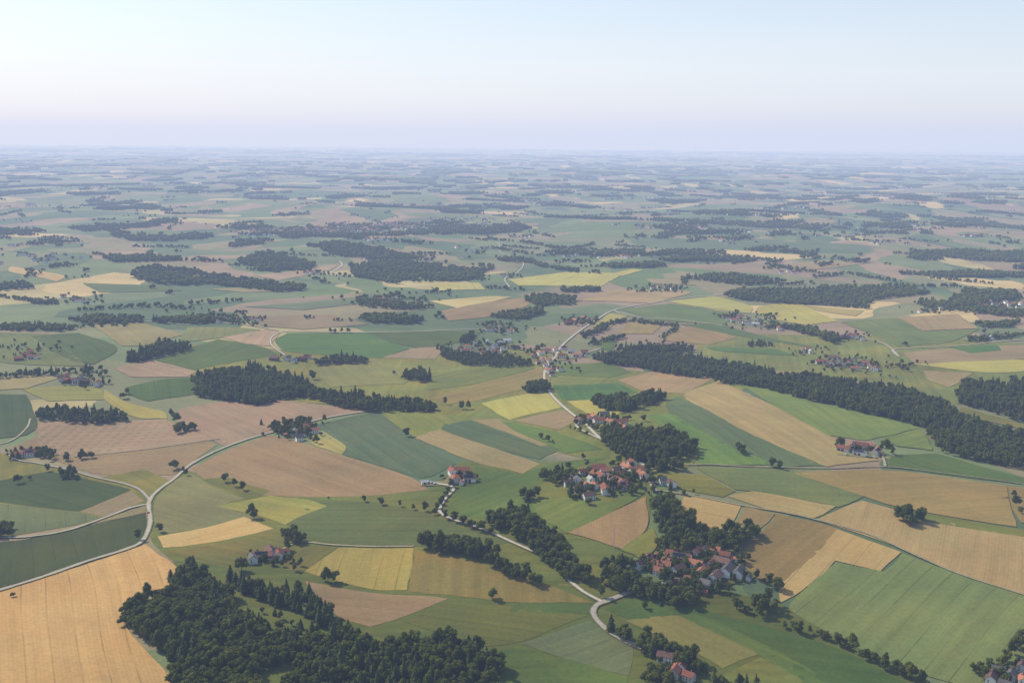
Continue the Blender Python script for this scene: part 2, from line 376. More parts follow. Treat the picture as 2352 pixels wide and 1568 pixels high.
# ------------------------------------------------------------ roads
road_m=simple('road_surface',(0.44,0.395,0.32),0.2,0.3)
track_m=simple('track_surface',(0.34,0.29,0.19),0.35,0.2)
verge_m=simple('verge_grass',(0.17,0.17,0.07),0.35,0.12)
def crom(pts,step):
    out=[]
    P_=[Vector(p) for p in pts]; P_=[2*P_[0]-P_[1]]+P_+[2*P_[-1]-P_[-2]]
    for i in range(1,len(P_)-2):
        p0,p1,p2,p3=P_[i-1:i+3]; n=max(2,int((p2-p1).length/step))
        for j in range(n):
            t=j/n
            out.append(0.5*((2*p1)+(p2-p0)*t+(2*p0-5*p1+4*p2-p3)*t*t+(3*p1-p0-3*p2+p3)*t**3))
    out.append(P_[-2]); return out
def strip(name,pts,w,off,mat,label):
    c=crom(pts,7); vs=[];fs=[]
    for i,p in enumerate(c):
        d=(c[min(i+1,len(c)-1)]-c[max(i-1,0)]).normalized(); n=Vector((-d.y,d.x))
        ww=w*(1+0.09*math.sin(i*1.7)+.08*math.sin(i*.61))
        for s in (-0.5,0.5):
            q=p+n*ww*s; vs.append((q.x,q.y,float(H(q.x,q.y))+off))
        if i: k=2*i; fs.append((k-2,k-1,k+1,k))
    me=bpy.data.meshes.new(name);me.from_pydata(vs,[],fs);me.materials.append(mat)
    for p in me.polygons:
        if p.normal.z<0: me.flip_normals(); break
    o=bpy.data.objects.new(name,me);col.objects.link(o);o['kind']='structure';o['label']=label;o['category']='road'
ROADS=[
(4.5,[(1475,1490),(1440,1475),(1405,1455),(1375,1430),(1362,1408),(1370,1391),(1390,1382),(1425,1369),(1462,1356),(1510,1345),(1560,1330),(1600,1318)]),
(2.8,[(1385,1384),(1340,1360),(1300,1328),(1280,1304),(1240,1275),(1185,1250),(1130,1225),(1080,1207),(1030,1190),(1010,1175),(1020,1150),(1042,1122),(1010,1112),(965,1106)]),
(4.2,[(1505,1130),(1495,1108),(1490,1085),(1470,1062),(1440,1045),(1400,1020),(1370,1000),(1345,975),(1300,940),(1265,905),(1250,870),(1255,845),(1275,820),(1290,795),(1325,765),(1370,735),(1410,713),(1480,699),(1560,686),(1650,678),(1700,672)]),
(1.4,[(1500,1125),(1600,1141),(1700,1161),(1800,1178),(1880,1196),(2000,1230),(2100,1275),(2200,1318),(2352,1367),(2450,1400)]),
(3.6,[(-80,1380),(0,1356),(100,1325),(200,1290),(290,1262),(328,1242),(345,1200),(342,1155),(362,1128),(400,1100),(440,1066),(500,1035),(560,1012),(615,996),(690,976),(760,958),(870,942)]),
(2.8,[(342,1158),(300,1167),(240,1190),(150,1220),(60,1234),(0,1235),(-60,1236)]),
(2.6,[(345,1150),(320,1125),(280,1110),(220,1097),(160,1080),(90,1065),(40,1057),(20,1045)]),
(1.7,[(600,1285),(650,1262),(690,1246),(760,1252),(850,1256),(950,1256)]),
(1.8,[(1492,1078),(1600,1068),(1750,1073),(1900,1076),(2035,1073),(2150,1085),(2250,1098),(2352,1113),(2420,1122)]),
(2.4,[(2033,1073),(2031,1060),(2026,1048)]),
(2.6,[(655,816),(625,795),(624,775),(655,762),(750,763),(900,763),(1050,758),(1150,757)]),
(3.2,[(1880,768),(1960,775),(2030,790),(2065,820),(2050,804),(2100,800),(2200,795),(2300,785),(2400,778)]),
(1.6,[(170,1050),(330,1033),(505,1008)]),
(3.2,[(1410,713),(1430,722),(1480,730),(1560,735),(1660,748)]),
(2,[(70,962),(60,985),(20,1015),(-60,1030)]),
(4.2,[(1170,660),(1160,640),(1190,625),(1200,600),(1150,580),(1145,560),(1115,545)]),
(3,[(1400,1020),(1330,985),(1325,970)]),
(3.2,[(200,740),(330,738),(420,745),(520,742),(640,760)]),
(4,[(760,628),(785,610),(780,600)]),
(3.0,[(1290,815),(1340,812),(1380,800)]),
]
for w,pts in ROADS:
    wp=GP(pts)
    strip('verge',wp,w+(2.2 if w>2.5 else 1.2),1.18,verge_m,'grassy verge beside a country road')
    if w<2.5: strip('track',wp,w,1.24,track_m,'narrow gravel farm track between fields')
    else: strip('road',wp,w,1.24,road_m,'pale asphalt country road between fields')
# ------------------------------------------------------------ trees
def leaf_mat(name,dark,light,hueshift,tr=.25):
    m,nt,b=newmat(name)
    tc=nd(nt,'ShaderNodeTexCoord'); oi=nd(nt,'ShaderNodeObjectInfo')
    n=noise(nt,tc.outputs['Object'],0.35,4,0.7)
    c=mixc(nt,mapr(nt,n.outputs[0],0.3,0.7,0,1),(*dark,1),(*light,1))
    c2=nd(nt,'ShaderNodeVectorMath',operation='MULTIPLY'); nt.links.new(c,c2.inputs[0]); c2.inputs[1].default_value=hueshift
    c=mixc(nt,oi.outputs['Random'],c,c2.outputs[0])
    nt.links.new(c,b.inputs['Base Color']); b.inputs['Roughness'].default_value=0.8
    tb=nd(nt,'ShaderNodeBsdfTranslucent'); nt.links.new(c,tb.inputs[0])
    ms=nd(nt,'ShaderNodeMixShader'); ms.inputs[0].default_value=tr
    nt.links.new(b.outputs[0],ms.inputs[1]);nt.links.new(tb.outputs[0],ms.inputs[2])
    nt.links.new(ms.outputs[0],nt.nodes['Material Output'].inputs['Surface'])
    return m
M_LEAF=leaf_mat('broadleaf_foliage',(0.040,0.060,0.012),(0.11,0.135,0.026),(1.75,1.5,.9))
M_NEED=leaf_mat('spruce_foliage',(0.034,0.054,0.016),(0.072,0.096,0.026),(1.5,1.35,.9),.12)
M_BARK=simple('bark',(0.07,0.055,0.04),0.3,2)
def sphere_pt(rs):
    z=rs.uniform(-1,1);a=rs.uniform(0,2*math.pi);r=math.sqrt(1-z*z);return Vector((r*math.cos(a),r*math.sin(a),z))
def quad(vs,fs,c,n,s,rs):
    t=n.orthogonal().normalized(); t=Matrix.Rotation(rs.uniform(0,6.28),3,n)@t; bb=n.cross(t)
    k=len(vs)
    vs+= [c+t*s+bb*s*.3,c+bb*s,c-t*s*0.9-bb*s*.2,c-bb*s*.8]; fs.append((k,k+1,k+2,k+3))
def core(vs,fs,c,r,rs,seg=7,rings=4,squash=1):
    k=len(vs)
    vs.append(c+Vector((0,0,r*squash)))
    for i in range(1,rings):
        ph=math.pi*i/rings
        for j in range(seg):
            a=2*math.pi*j/seg; q=r*rs.uniform(.82,1.12)
            vs.append(c+Vector((q*math.sin(ph)*math.cos(a),q*math.sin(ph)*math.sin(a),q*math.cos(ph)*squash)))
    vs.append(c-Vector((0,0,r*squash)))
    for j in range(seg): fs.append((k,k+1+j,k+1+(j+1)%seg))
    for i in range(rings-2):
        for j in range(seg):
            a=k+1+i*seg+j;b_=k+1+i*seg+(j+1)%seg; fs.append((a,a+seg,b_+seg,b_))
    e=k+1+(rings-2)*seg
    for j in range(seg): fs.append((e+j,len(vs)-1,e+(j+1)%seg))
def broad(seed,h=16,w=6.0,leaves=1,blobs=15,tall=1.0):
    rs=random.Random(seed); vs=[];fs=[]
    cz=h*0.56
    for i in range(blobs):
        d=sphere_pt(rs); rr=rs.uniform(0.35,0.8) if i else 0
        c=Vector((d.x*w*rr,d.y*w*rr,cz+d.z*h*0.32*rr*1.2*tall))
        r=rs.uniform(0.28,0.48)*w
        core(vs,fs,c,r*0.78,rs)
        for _ in range(int(70*leaves)):
            n=sphere_pt(rs)
            if n.z<-0.6: n.z=-n.z
            p=c+n*r*rs.uniform(.8,1.14)
            nn=(n+sphere_pt(rs)*0.6+Vector((0,0,.25))).normalized()
            quad(vs,fs,p,nn,rs.uniform(.35,.75),rs)
    me=bpy.data.meshes.new('broadleaf_crown');me.from_pydata([tuple(v) for v in vs],[],fs);me.materials.append(M_LEAF)
    return me
def broad_lo(seed,h=15,w=6.5):
    rs=random.Random(seed); vs=[];fs=[]
    for i in range(6):
        d=sphere_pt(rs); rr=0.55 if i else 0
        core(vs,fs,Vector((d.x*w*rr,d.y*w*rr,h*.5+d.z*h*.18)),w*rs.uniform(.4,.68),rs,6,4)
    me=bpy.data.meshes.new('broadleaf_crown');me.from_pydata([tuple(v) for v in vs],[],fs);me.materials.append(M_LEAF)
    return me
def spruce(seed,h=20,w=4.0,hi=True):
    rs=random.Random(seed);vs=[];fs=[]
    n=7 if not hi else 9
    k=len(vs); vs.append(Vector((rs.uniform(-.3,.3),0,h*.97)))
    for j in range(n):
        a=2*math.pi*j/n; vs.append(Vector((math.cos(a)*w*.6,math.sin(a)*w*.6,h*.12)))
    for j in range(n): fs.append((k,k+1+j,k+1+(j+1)%n))
    tiers=13 if hi else 5
    for t in range(tiers):
        f=t/tiers; z=h*(0.1+0.84*f); r=w*(1-f**1.9)**0.85*rs.uniform(.85,1.12)+.5
        m_=int((14 if hi else 6)*(1-f*.45))
        a0=rs.uniform(0,6)
        for j in range(m_):
            a=a0+2*math.pi*j/m_+rs.uniform(-.25,.25); rr=r*rs.uniform(.65,1.2)
            d=Vector((math.cos(a),math.sin(a),0)); s=Vector((-d.y,d.x,0))*rr*(0.30 if hi else .6)
            zz=z+rs.uniform(-.5,.5)
            k=len(vs); top=Vector((0,0,zz+h*.05*(1 if hi else 1.6)))
            vs+=[top,d*rr*.6+s+Vector((0,0,zz)),d*rr+Vector((0,0,zz-rr*.3)),d*rr*.6-s+Vector((0,0,zz))]
            fs.append((k,k+1,k+2,k+3))
    me=bpy.data.meshes.new('spruce_crown');me.from_pydata([tuple(v) for v in vs],[],fs);me.materials.append(M_NEED)
    return me
def trunk(h,r,seed,limbs=4):
    rs=random.Random(seed);vs=[];fs=[]
    def tube(a,b_,ra,rb,seg=6):
        k=len(vs); d=(b_-a).normalized(); t=d.orthogonal().normalized();s=d.cross(t)
        for c,q in ((a,ra),(b_,rb)):
            for j in range(seg):
                an=2*math.pi*j/seg; vs.append(c+(t*math.cos(an)+s*math.sin(an))*q)
        for j in range(seg): fs.append((k+j,k+(j+1)%seg,k+seg+(j+1)%seg,k+seg+j))
    tube(Vector((0,0,-.6)),Vector((0,0,h*.5)),r,r*.7); tube(Vector((0,0,h*.5)),Vector((0,0,h*.85)),r*.7,r*.2)
    for i in range(limbs):
        a=rs.uniform(0,6.28); z=h*rs.uniform(.3,.55)
        tube(Vector((0,0,z)),Vector((math.cos(a)*h*.22,math.sin(a)*h*.22,z+h*.2)),r*.4,r*.1,5)
    me=bpy.data.meshes.new('trunk');me.from_pydata([tuple(v) for v in vs],[],fs);me.materials.append(M_BARK);return me
BR=[broad(1,15),broad(2,16,6.5),broad(3,14,5.2),broad(4,18,5.6,1,17,1.1),broad(5,12,6.4,1,13,.8),broad(6,17,4.8,1,14,1.3),broad(7,10,4.8,.7,9,.8)]
BT=[trunk(h,.4,i) for i,h in enumerate((15,16,14,18,12,17,10))]
SP=[spruce(11,18,4.0),spruce(12,20,4.4),spruce(13,15,3.8),spruce(14,23,4.0),spruce(15,13,3.4)]
ST=[trunk(h,.3,20+i,0) for i,h in enumerate((18,20,15,23,13))]
BLO=[broad_lo(31),broad_lo(32,14,7),broad_lo(33,17,6),broad_lo(34,11,5)]
SLO=[spruce(41,16,5.4,False),spruce(42,18,5.4,False),broad_lo(43,17,5.2),broad_lo(44,18,5)]
for q_ in SLO[2:]: q_.materials[0]=M_NEED
def jit_fill(poly,s):
    p=np.array(poly); x0,y0=p.min(0);x1,y1=p.max(0)
    A,B=np.meshgrid(np.arange(x0-s,x1+s,s),np.arange(y0-s,y1+s,s))
    q=np.stack([A.ravel(),B.ravel()],1)+np.random.uniform(-.6,.6,(A.size,2))*s
    qq=q+np.stack([np.sin(q[:,1]/47)*8+np.sin(q[:,1]/19)*5,np.sin(q[:,0]/53)*9+np.sin(q[:,0]/21)*5],1)
    return q[pip(qq,poly)]
LAT=np.random.rand(256,256)
def vn(x,y):
    xi=np.floor(x).astype(int);yi=np.floor(y).astype(int);fx=x-xi;fy=y-yi
    fx=fx*fx*(3-2*fx);fy=fy*fy*(3-2*fy)
    g=lambda a,b_:LAT[a%256,b_%256]
    return (g(xi,yi)*(1-fx)+g(xi+1,yi)*fx)*(1-fy)+(g(xi,yi+1)*(1-fx)+g(xi+1,yi+1)*fx)*fy
TREES=[]
def add(kind,x,y,s): TREES.append((kind,float(x),float(y),s))
WOODS=[
(.06,.98,6.0,[(285,1440),(296,1400),(345,1380),(400,1370),(425,1328),(475,1312),(530,1340),(545,1385),(580,1430),(640,1460),(655,1500),(620,1530),(560,1535),(590,1575),(640,1660),(430,1660),(405,1565),(345,1495)]),
(.6,.92,6.2,[(548,1325),(600,1333),(680,1362),(740,1398),(775,1438),(830,1475),(790,1485),(735,1445),(670,1400),(575,1352)]),
(.2,.9,6.2,[(640,1455),(700,1465),(760,1470),(850,1485),(960,1493),(1060,1505),(1118,1528),(1110,1580),(1150,1660),(650,1660),(630,1560)]),
(.1,.5,9,[(570,1375),(640,1405),(725,1455),(740,1475),(640,1460),(590,1425)]),
(.0,.95,6.3,[(958,1250),(1010,1260),(1080,1270),(1150,1288),(1200,1300),(1270,1323),(1268,1340),(1180,1320),(1100,1294),(1000,1280),(958,1266)]),
(.03,.95,6.3,[(1108,1215),(1150,1185),(1205,1178),(1240,1210),(1290,1245),(1340,1280),(1388,1322),(1375,1335),(1320,1318),(1260,1272),(1180,1242)]),
(.05,.95,6.3,[(1485,1150),(1530,1150),(1560,1190),(1610,1230),(1625,1262),(1570,1275),(1515,1250),(1492,1200)]),
(.03,.9,6.3,[(1625,1248),(1680,1230),(1730,1238),(1740,1252),(1690,1278),(1640,1282)]),
(.03,.9,6.3,[(1395,1335),(1430,1318),(1475,1328),(1510,1350),(1600,1370),(1605,1390),(1540,1387),(1470,1367),(1420,1355)]),
(.05,.85,7,[(1400,1310),(1440,1290),(1475,1290),(1480,1310),(1430,1330)]),
(.08,.95,6.5,[(1403,1440),(1440,1448),(1500,1472),(1565,1500),(1595,1535),(1580,1545),(1530,1525),(1450,1485)]),
(.05,.9,6.5,[(1443,1535),(1490,1530),(1515,1565),(1540,1660),(1440,1660)]),
(.05,.9,6.5,[(1600,1570),(1660,1572),(1710,1590),(1740,1660),(1600,1660)]),
(.0,1.0,7,[(1712,1402),(1770,1393),(1805,1410),(1800,1432),(1730,1422)]),
(.03,.95,6.5,[(1388,985),(1425,1000),(1480,990),(1540,1000),(1607,1038),(1597,1060),(1500,1062),(1430,1047),(1380,1012)]),
(.5,.9,6.5,[(1500,1064),(1590,1072),(1585,1085),(1500,1080)]),
(.25,.98,7,[(440,905),(450,872),(520,855),(600,854),(695,878),(720,908),(620,922),(580,937),(500,928)]),
(.12,.95,7,[(620,905),(720,905),(760,910),(840,916),(960,930),(1022,940),(1000,949),(900,949),(800,934),(700,918)]),
(.12,.9,7,[(76,952),(160,944),(290,950),(314,966),(90,971)]),
(.25,.95,7,[(1368,820),(1500,820),(1600,828),(1700,843),(1780,855),(1770,873),(1600,869),(1480,853),(1380,836)]),
(.2,.95,7,[(1655,880),(1780,870),(1900,875),(2000,888),(2080,903),(2140,928),(2200,958),(2352,1003),(2420,1030),(2420,1097),(2352,1084),(2250,1064),(2150,1039),(2133,1022),(2143,992),(2070,967),(1960,945),(1850,920),(1740,890)]),
(.2,1.0,8,[(2175,902),(2230,883),(2352,878),(2420,890),(2420,985),(2352,970),(2280,952),(2200,927)]),
(.2,.95,9,[(1655,678),(1750,667),(1830,667),(1950,662),(2080,662),(2145,672),(2000,690),(2003,712),(1900,700),(1780,697),(1700,692)]),
(.2,.95,9,[(1560,640),(1700,635),(1800,648),(1700,657)]),
(.1,.95,8,[(1210,690),(1250,680),(1330,688),(1320,700),(1240,702)]),
(.1,.9,8,[(1280,664),(1375,666),(1375,672),(1290,671)]),
(.1,.95,8,[(1120,730),(1180,717),(1240,712),(1243,723),(1180,737)]),
(.1,.95,8,[(830,732),(900,725),(980,732),(980,742),(860,743)]),
(.2,.95,7.5,[(288,832),(330,805),(370,790),(440,795),(400,808),(320,834)]),
(.2,.95,9,[(290,633),(340,616),(450,624),(560,644),(700,659),(690,668),(640,670),(500,655),(380,654),(310,645)]),
(.2,.95,9,[(545,603),(600,582),(660,594),(730,608),(700,622),(600,624)]),
(.2,.95,9,[(700,566),(780,558),(880,574),(960,596),(880,600),(790,590)]),
(.2,.95,9,[(800,612),(900,602),(1000,608),(1120,626),(1100,640),(1050,648),(960,640),(900,650),(820,640)]),
(.1,.9,9,[(150,735),(250,726),(330,731),(320,744),(200,744)]),(.1,.9,9,[(340,738),(420,732),(500,739),(450,746),(370,745)]),
(.1,.9,9,[(-20,753),(90,747),(180,754),(150,760),(-20,760)]),
(.2,.95,9,[(2100,582),(2200,577),(2420,586),(2420,606),(2250,600)]),
(.2,.95,9,[(2050,630),(2200,626),(2400,634),(2380,640),(2150,637)]),
(.2,.95,9,[(2180,687),(2220,670),(2330,672),(2340,690),(2250,702),(2190,707)]),
(.1,.95,9,[(1380,610),(1520,607),(1530,613),(1400,617)]),
(.1,.95,9,[(1510,599),(1650,594),(1700,598),(1560,603)]),
(.1,.95,9,[(240,594),(330,590),(420,595),(400,601),(260,603)]),
(.05,.95,7,[(936,870),(960,860),(990,863),(998,878),(960,881)]),
(.05,.95,7,[(1190,893),(1220,883),(1252,885),(1255,900),(1210,902)]),
(.05,.95,7,[(1375,928),(1420,918),(1460,923),(1470,940),(1430,950),(1385,940)]),
(.1,.95,7,[(1462,920),(1520,916),(1525,932),(1480,936)]),
(.05,.75,7,[(1010,800),(1060,815),(1180,828),(1215,835),(1150,848),(1050,840),(1020,825)]),
(.05,.75,7,[(1330,770),(1380,752),(1440,735),(1442,742),(1370,765),(1335,777)]),
(.05,.6,7,[(1352,788),(1430,775),(1434,780),(1356,794)]),
(.05,.6,7,[(1445,735),(1570,745),(1570,752),(1450,742)]),
(.05,.6,7,[(1510,775),(1562,748),(1568,752),(1520,778)]),
(.05,.85,8,[(1420,808),(1500,800),(1600,802),(1600,810),(1500,815),(1430,815)]),
(.1,.95,8,[(1780,747),(1850,757),(1942,783),(1930,793),(1850,772)]),
(.05,.75,8,[(1720,790),(1780,790),(1790,798),(1730,798)]),
(.05,.75,7,[(398,990),(440,984),(455,994),(405,998)]),
(.05,.85,7,[(715,832),(780,822),(832,828),(830,836),(730,840)]),
(.05,.85,6.5,[(640,1225),(670,1212),(700,1235),(670,1245)]),
(.05,.9,6.5,[(2040,1185),(2070,1168),(2102,1183),(2087,1198),(2055,1198)]),
(.05,.75,7,[(1165,1140),(1222,1128),(1222,1142),(1190,1150)]),
(.05,.75,8,[(1225,1095),(1290,1075),(1340,1085),(1300,1110),(1330,1140),(1290,1150),(1270,1110)]),
(.05,.75,7,[(135,1088),(180,1088),(195,1102),(150,1100)]),
(.05,.75,7,[(60,1045),(90,1030),(130,1036),(100,1056)]),
(.05,.8,7,[(-40,1215),(20,1210),(40,1228),(-40,1238)]),
(.05,.7,7,[(120,1050),(190,1050),(192,1056),(125,1057)]),
(.15,.75,8,[(-40,864),(120,860),(240,851),(242,857),(60,870),(-40,870)]),
(.1,.8,8,[(80,690),(140,696),(130,702),(75,697)]),
(.1,.75,8,[(180,862),(260,864),(270,871),(200,868)]),
(.15,.9,9,[(-40,660),(60,652),(80,662),(-40,672)]),
(.1,.85,9,[(820,692),(860,692),(990,705),(900,711),(830,706)]),
(.0,.75,8,[(620,985),(640,975),(720,968),(735,985),(700,1000),(720,1018),(640,1000)]),
(.15,.85,9,[(2110,692),(2200,697),(2352,722),(2352,732),(2250,722),(2120,705)]),
(.05,.85,9,[(2240,748),(2340,738),(2352,745),(2260,755)]),
(.05,.7,8,[(2235,780),(2330,767),(2340,771),(2245,790)]),
(.15,.85,8,[(1085,770),(1050,780),(1045,792),(1075,788)]),
]
for fr,sc,sp_,poly in WOODS:
    wp=GP(poly)
    far=min(math.hypot(*p) for p in wp)>2900
    q=jit_fill(wp,sp_*(1.15 if far else 1))
    gap=vn(q[:,0]/55,q[:,1]/55)*.6+vn(q[:,0]/22+4,q[:,1]/22)*.4
    for (x,y),g_ in zip(q,gap):
        if g_>(.74 if far else .88): continue
        nz_=math.sin(x/37+1)*math.sin(y/41+2)+.5*math.sin((x+y)/23)
        kind='s' if (fr>0 and rnd()+nz_*.35<fr) else 'b'
        hs=.8+.4*float(vn(np.array(x/35+7),np.array(y/35)))
        add(kind,x,y,sc*hs*random.uniform(.66,1.15)*(1.1 if far else 1))
SINGLES=[(1130,1376,1.1),(1383,1372,.8),(365,1222,.8),(318,1240,.8),(755,1340,1),(768,1338,.9),(742,1335,.7),(575,1190,1.05),(585,1192,.8),(402,1078,1.1),(42,1110,1.1),(70,1102,.6),(110,1082,.8),
(835,1152,.6),(875,1159,.7),(918,1163,.5),(950,1170,.7),(975,1174,.8),(1000,1182,.8),(1022,1192,.7),(1045,1199,.8),(1063,1205,.8),(1083,1212,.85),(1105,1219,.8),(1125,1226,.8),(935,1003,.9),(660,1265,.8),(668,1292,.8),(555,1312,1.2),
(1700,1038,1.0),(1695,1030,.9),(1706,1044,.8),(1775,1072,.9),(1790,1076,.7),(1928,1030,1.2),(2040,1040,1.1),(2022,1040,.8),(2050,1046,.7),(1036,1120,.7),(1030,1130,.5),(1025,1140,.6),(1018,1150,.5),(1012,1160,.6),(1004,1170,.6),
(516,1108,.9),(540,1118,.7),(556,1126,.8),(395,960,.9),(405,970,1),(284,915,.9),(292,905,.7),(1455,1105,.8),(1440,1050,.7),(755,1145,.3),(1000,730,1),(1008,728,1.1),(1016,731,.9),(1243,1008,.6),(1258,1014,.6),(1270,1018,.5),
(1060,940,.9),(1075,940,.8),(1022,930,.8),(720,872,1),(714,860,.9),(1692,1400,1.2),(1365,790,1),(130,806,.9),(75,815,.6),(50,795,.6),(770,765,.7),(785,764,.7),(760,765,.7),(800,764,.7),(2078,795,.9),(30,1370,.4),(2010,790,.5),(420,1085,.5),(428,1092,.6),
(1835,1455,.9),(905,860,.5),(590,1278,.5),(606,1290,.6),(690,1300,.6),(678,1312,.6),(2335,1165,.9),(2330,1140,.8),(2345,1180,.8),(165,800,.6),(1480,1398,.5),(2350,1470,.9),(2338,1490,.9),(2325,1505,.8),(2310,1520,.8),(2300,1535,.8),(2270,1540,.7),(2250,1545,.7),(2352,1485,.8)]
for x,y,s in SINGLES:
    a,b_=G(x,y); add('b',a,b_,s)
def row(pts,step,s,kind='b',jit=2):
    c=crom(GP(pts),step)
    for p in c:
        D=math.hypot(p.x,p.y)
        if D>2000:
            if float(vn(np.array(p.x/70),np.array(p.y/70)))<.36: continue
            for _ in range(2): add(kind,p.x+random.uniform(-12,12),p.y+random.uniform(-16,16),s*random.uniform(.6,1.15))
        else:
            if rnd()<.12: continue
            add(kind,p.x+random.uniform(-jit,jit),p.y+random.uniform(-jit,jit),s*random.uniform(.55,1.2))
row([(1690,1398),(1740,1418),(1800,1440),(1880,1462),(1950,1490),(2030,1530),(2110,1572),(2180,1610)],7.5,.8)
row([(1890,1462),(1960,1500),(2040,1545)],8,.8,'b',4)
row([(1600,1285),(1650,1310)],10,.55); row([(1700,1320),(1740,1330),(1785,1355)],6,.7)
row([(1500,1130),(1540,1140),(1590,1135)],8,.65)
row([(1480,1290),(1500,1320),(1560,1345),(1600,1360)],8,.7)
row([(1330,965),(1360,985),(1390,1000)],9,.8)
row([(1030,795),(1100,790),(1190,800)],10,.65); row([(1210,815),(1250,800)],9,.7)
row([(1240,840),(1330,850)],14,.5); row([(1690,720),(1670,732),(1640,725)],11,.75); row([(1760,725),(1780,745),(1760,755)],11,.8)
row([(500,735),(560,745),(600,748)],11,.6); row([(430,735),(470,730),(560,718)],11,.75)
row([(0,758),(180,752),(300,748)],11,.75); row([(180,715),(350,705),(440,712)],11,.8); row([(440,700),(560,690)],11,.8)
row([(700,730),(800,738)],11,.65); row([(1100,745),(1180,745)],11,.7);row([(1130,757),(1200,760)],11,.65)
row([(1120,662),(1200,668)],10,.8); row([(1300,745),(1370,742)],10,.75);row([(1480,668),(1560,672)],11,.65)
row([(1870,835),(1960,825),(2020,840),(2080,850)],11,.6); row([(1990,860),(2060,870)],11,.5)
row([(2050,842),(2140,835)],11,.6); row([(1310,985),(1345,1000)],10,.6)
row([(1100,520),(1200,530),(1270,545)],11,.9); row([(1115,550),(1250,565),(1290,580)],10,1.); row([(1250,575),(1400,590)],10,1.)
row([(1210,600),(1260,615),(1320,625),(1370,628)],10,1.)
row([(860,690),(840,700),(900,680),(1000,672),(1080,668)],11,.8)
def vill_trees(cx,cy,rx,ry,n,s=.6):
    for _ in range(n):
        a,b_=G(cx+random.gauss(0,rx*.6),cy+random.gauss(0,ry*.6)); add('b' if rnd()<.92 else 's',a,b_,s*random.uniform(.6,1.2))
for v in [(1590,1310,100,36,165,.56),(1400,1105,85,28,150,.56),(1050,1095,30,12,14,.45),(620,1285,50,14,18,.5),(1980,1035,60,10,18,.55),(60,1045,50,12,18,.6),(680,990,50,16,30,.6),
 (1120,805,75,16,70,.55),(1270,830,60,24,44,.5),(680,828,40,8,12,.6),(180,878,60,12,26,.6),(1730,738,70,14,48,.6),(1950,840,80,14,60,.55),(2240,705,130,14,90,.65),(1390,972,60,12,40,.6),(1550,1530,60,30,16,.55),(2300,1550,50,20,30,.6),
 (900,690,90,14,80,.75),(490,732,70,12,56,.75),(180,690,50,10,34,.7),(1520,662,50,7,26,.7),(1960,775,40,8,22,.6),(2285,773,40,8,20,.6),(1335,738,50,10,28,.7),(1150,758,50,8,26,.6),(930,598,60,6,36,.9),(720,630,30,5,18,.8),(1165,636,30,5,16,.7),(1510,795,50,6,18,.6),(2150,712,50,6,30,.7),(1860,808,40,6,18,.6),
 (60,808,60,20,30,.6),(570,735,40,6,20,.6),(1620,1360,50,14,26,.6)]:
    vill_trees(*v)
def woodf(x,y): return .45*vn(x/360,y/330)+.33*vn(x/150+9,y/150+5)+.22*vn(x/60+3,y/60+7)
A,B=np.meshgrid(np.arange(-4800,4800,13),np.arange(3300,9500,13)); q=np.stack([A.ravel(),B.ravel()],1)+np.random.uniform(-7,7,(A.size,2))
dd=np.hypot(q[:,0],q[:,1]); az=np.abs(q[:,0])/q[:,1]
thr=np.where(dd<4600,0.69,0.645)+ (np.random.rand(len(q))-.5)*.04
q=q[(dd>3600)&(dd<9500)&(az<.53)&(woodf(q[:,0],q[:,1])>thr)]
for x,y in q: add('s' if rnd()<.2 else 'b',x,y,1.08*random.uniform(.6,1.2))
for _ in range(300):
    d=random.uniform(2900,9000); a=random.uniform(-.5,.5); x0=d*math.sin(a);y0=d*math.cos(a)
    an=random.gauss(0,1.0); n=random.choice([1,3,6,12,24,36]); wd=random.choice([4,8,16])
    for i in range(n): add('b',x0+math.cos(an)*i*6+random.uniform(-wd,wd),y0+math.sin(an)*i*6+random.uniform(-wd,wd),random.uniform(.45,1.05))
print('trees',len(TREES))
def link(o,parent=None):
    col.objects.link(o)
    if parent: o.parent=parent
    return o
stuff={'b':[], 's':[], 'bl':[], 'sl':[]}
for kind,Mesh,Tr,nm,lb,cat,gr in (('b',BR,BT,'deciduous_tree','leafy green deciduous tree with broad rounded crown','tree','deciduous trees in woods and hedgerows'),('s',SP,ST,'spruce_tree','dark green spruce with narrow pointed crown in a wood','tree','spruce trees in the woods')):
    L=[t for t in TREES if t[0]==kind]
    vis=[]
    for t in L:
        D=math.hypot(t[1],t[2]); z=float(H(t[1],t[2])); a,b_=P(t[1],t[2],z+8)
        vis.append((D/t[3]*1.0 if (0<a<2352 and b_<1580) else 1e9+D,t,D,z))
    vis.sort(key=lambda v:v[0])
    for i,(k,t,D,z) in enumerate(vis):
        if i<300 and k<1e9:
            j=random.randrange(len(Mesh)); s=t[3]
            e=bpy.data.objects.new(nm,None); e.location=(t[1],t[2],z+.2); e.scale=(s*random.uniform(.85,1.15),s*random.uniform(.85,1.15),s); e.rotation_euler=(0,0,random.uniform(0,6.28)); e.empty_display_size=1
            link(e); e['label']=lb; e['category']=cat; e['group']=gr
            link(bpy.data.objects.new('trunk',Tr[j]),e); link(bpy.data.objects.new('crown',Mesh[j]),e)
        else:
            a,b_=P(t[1],t[2],z)
            if a<-250 or a>2600: continue
            stuff[kind+('l' if D>2300 else '')].append((t[1],t[2],z,t[3]))
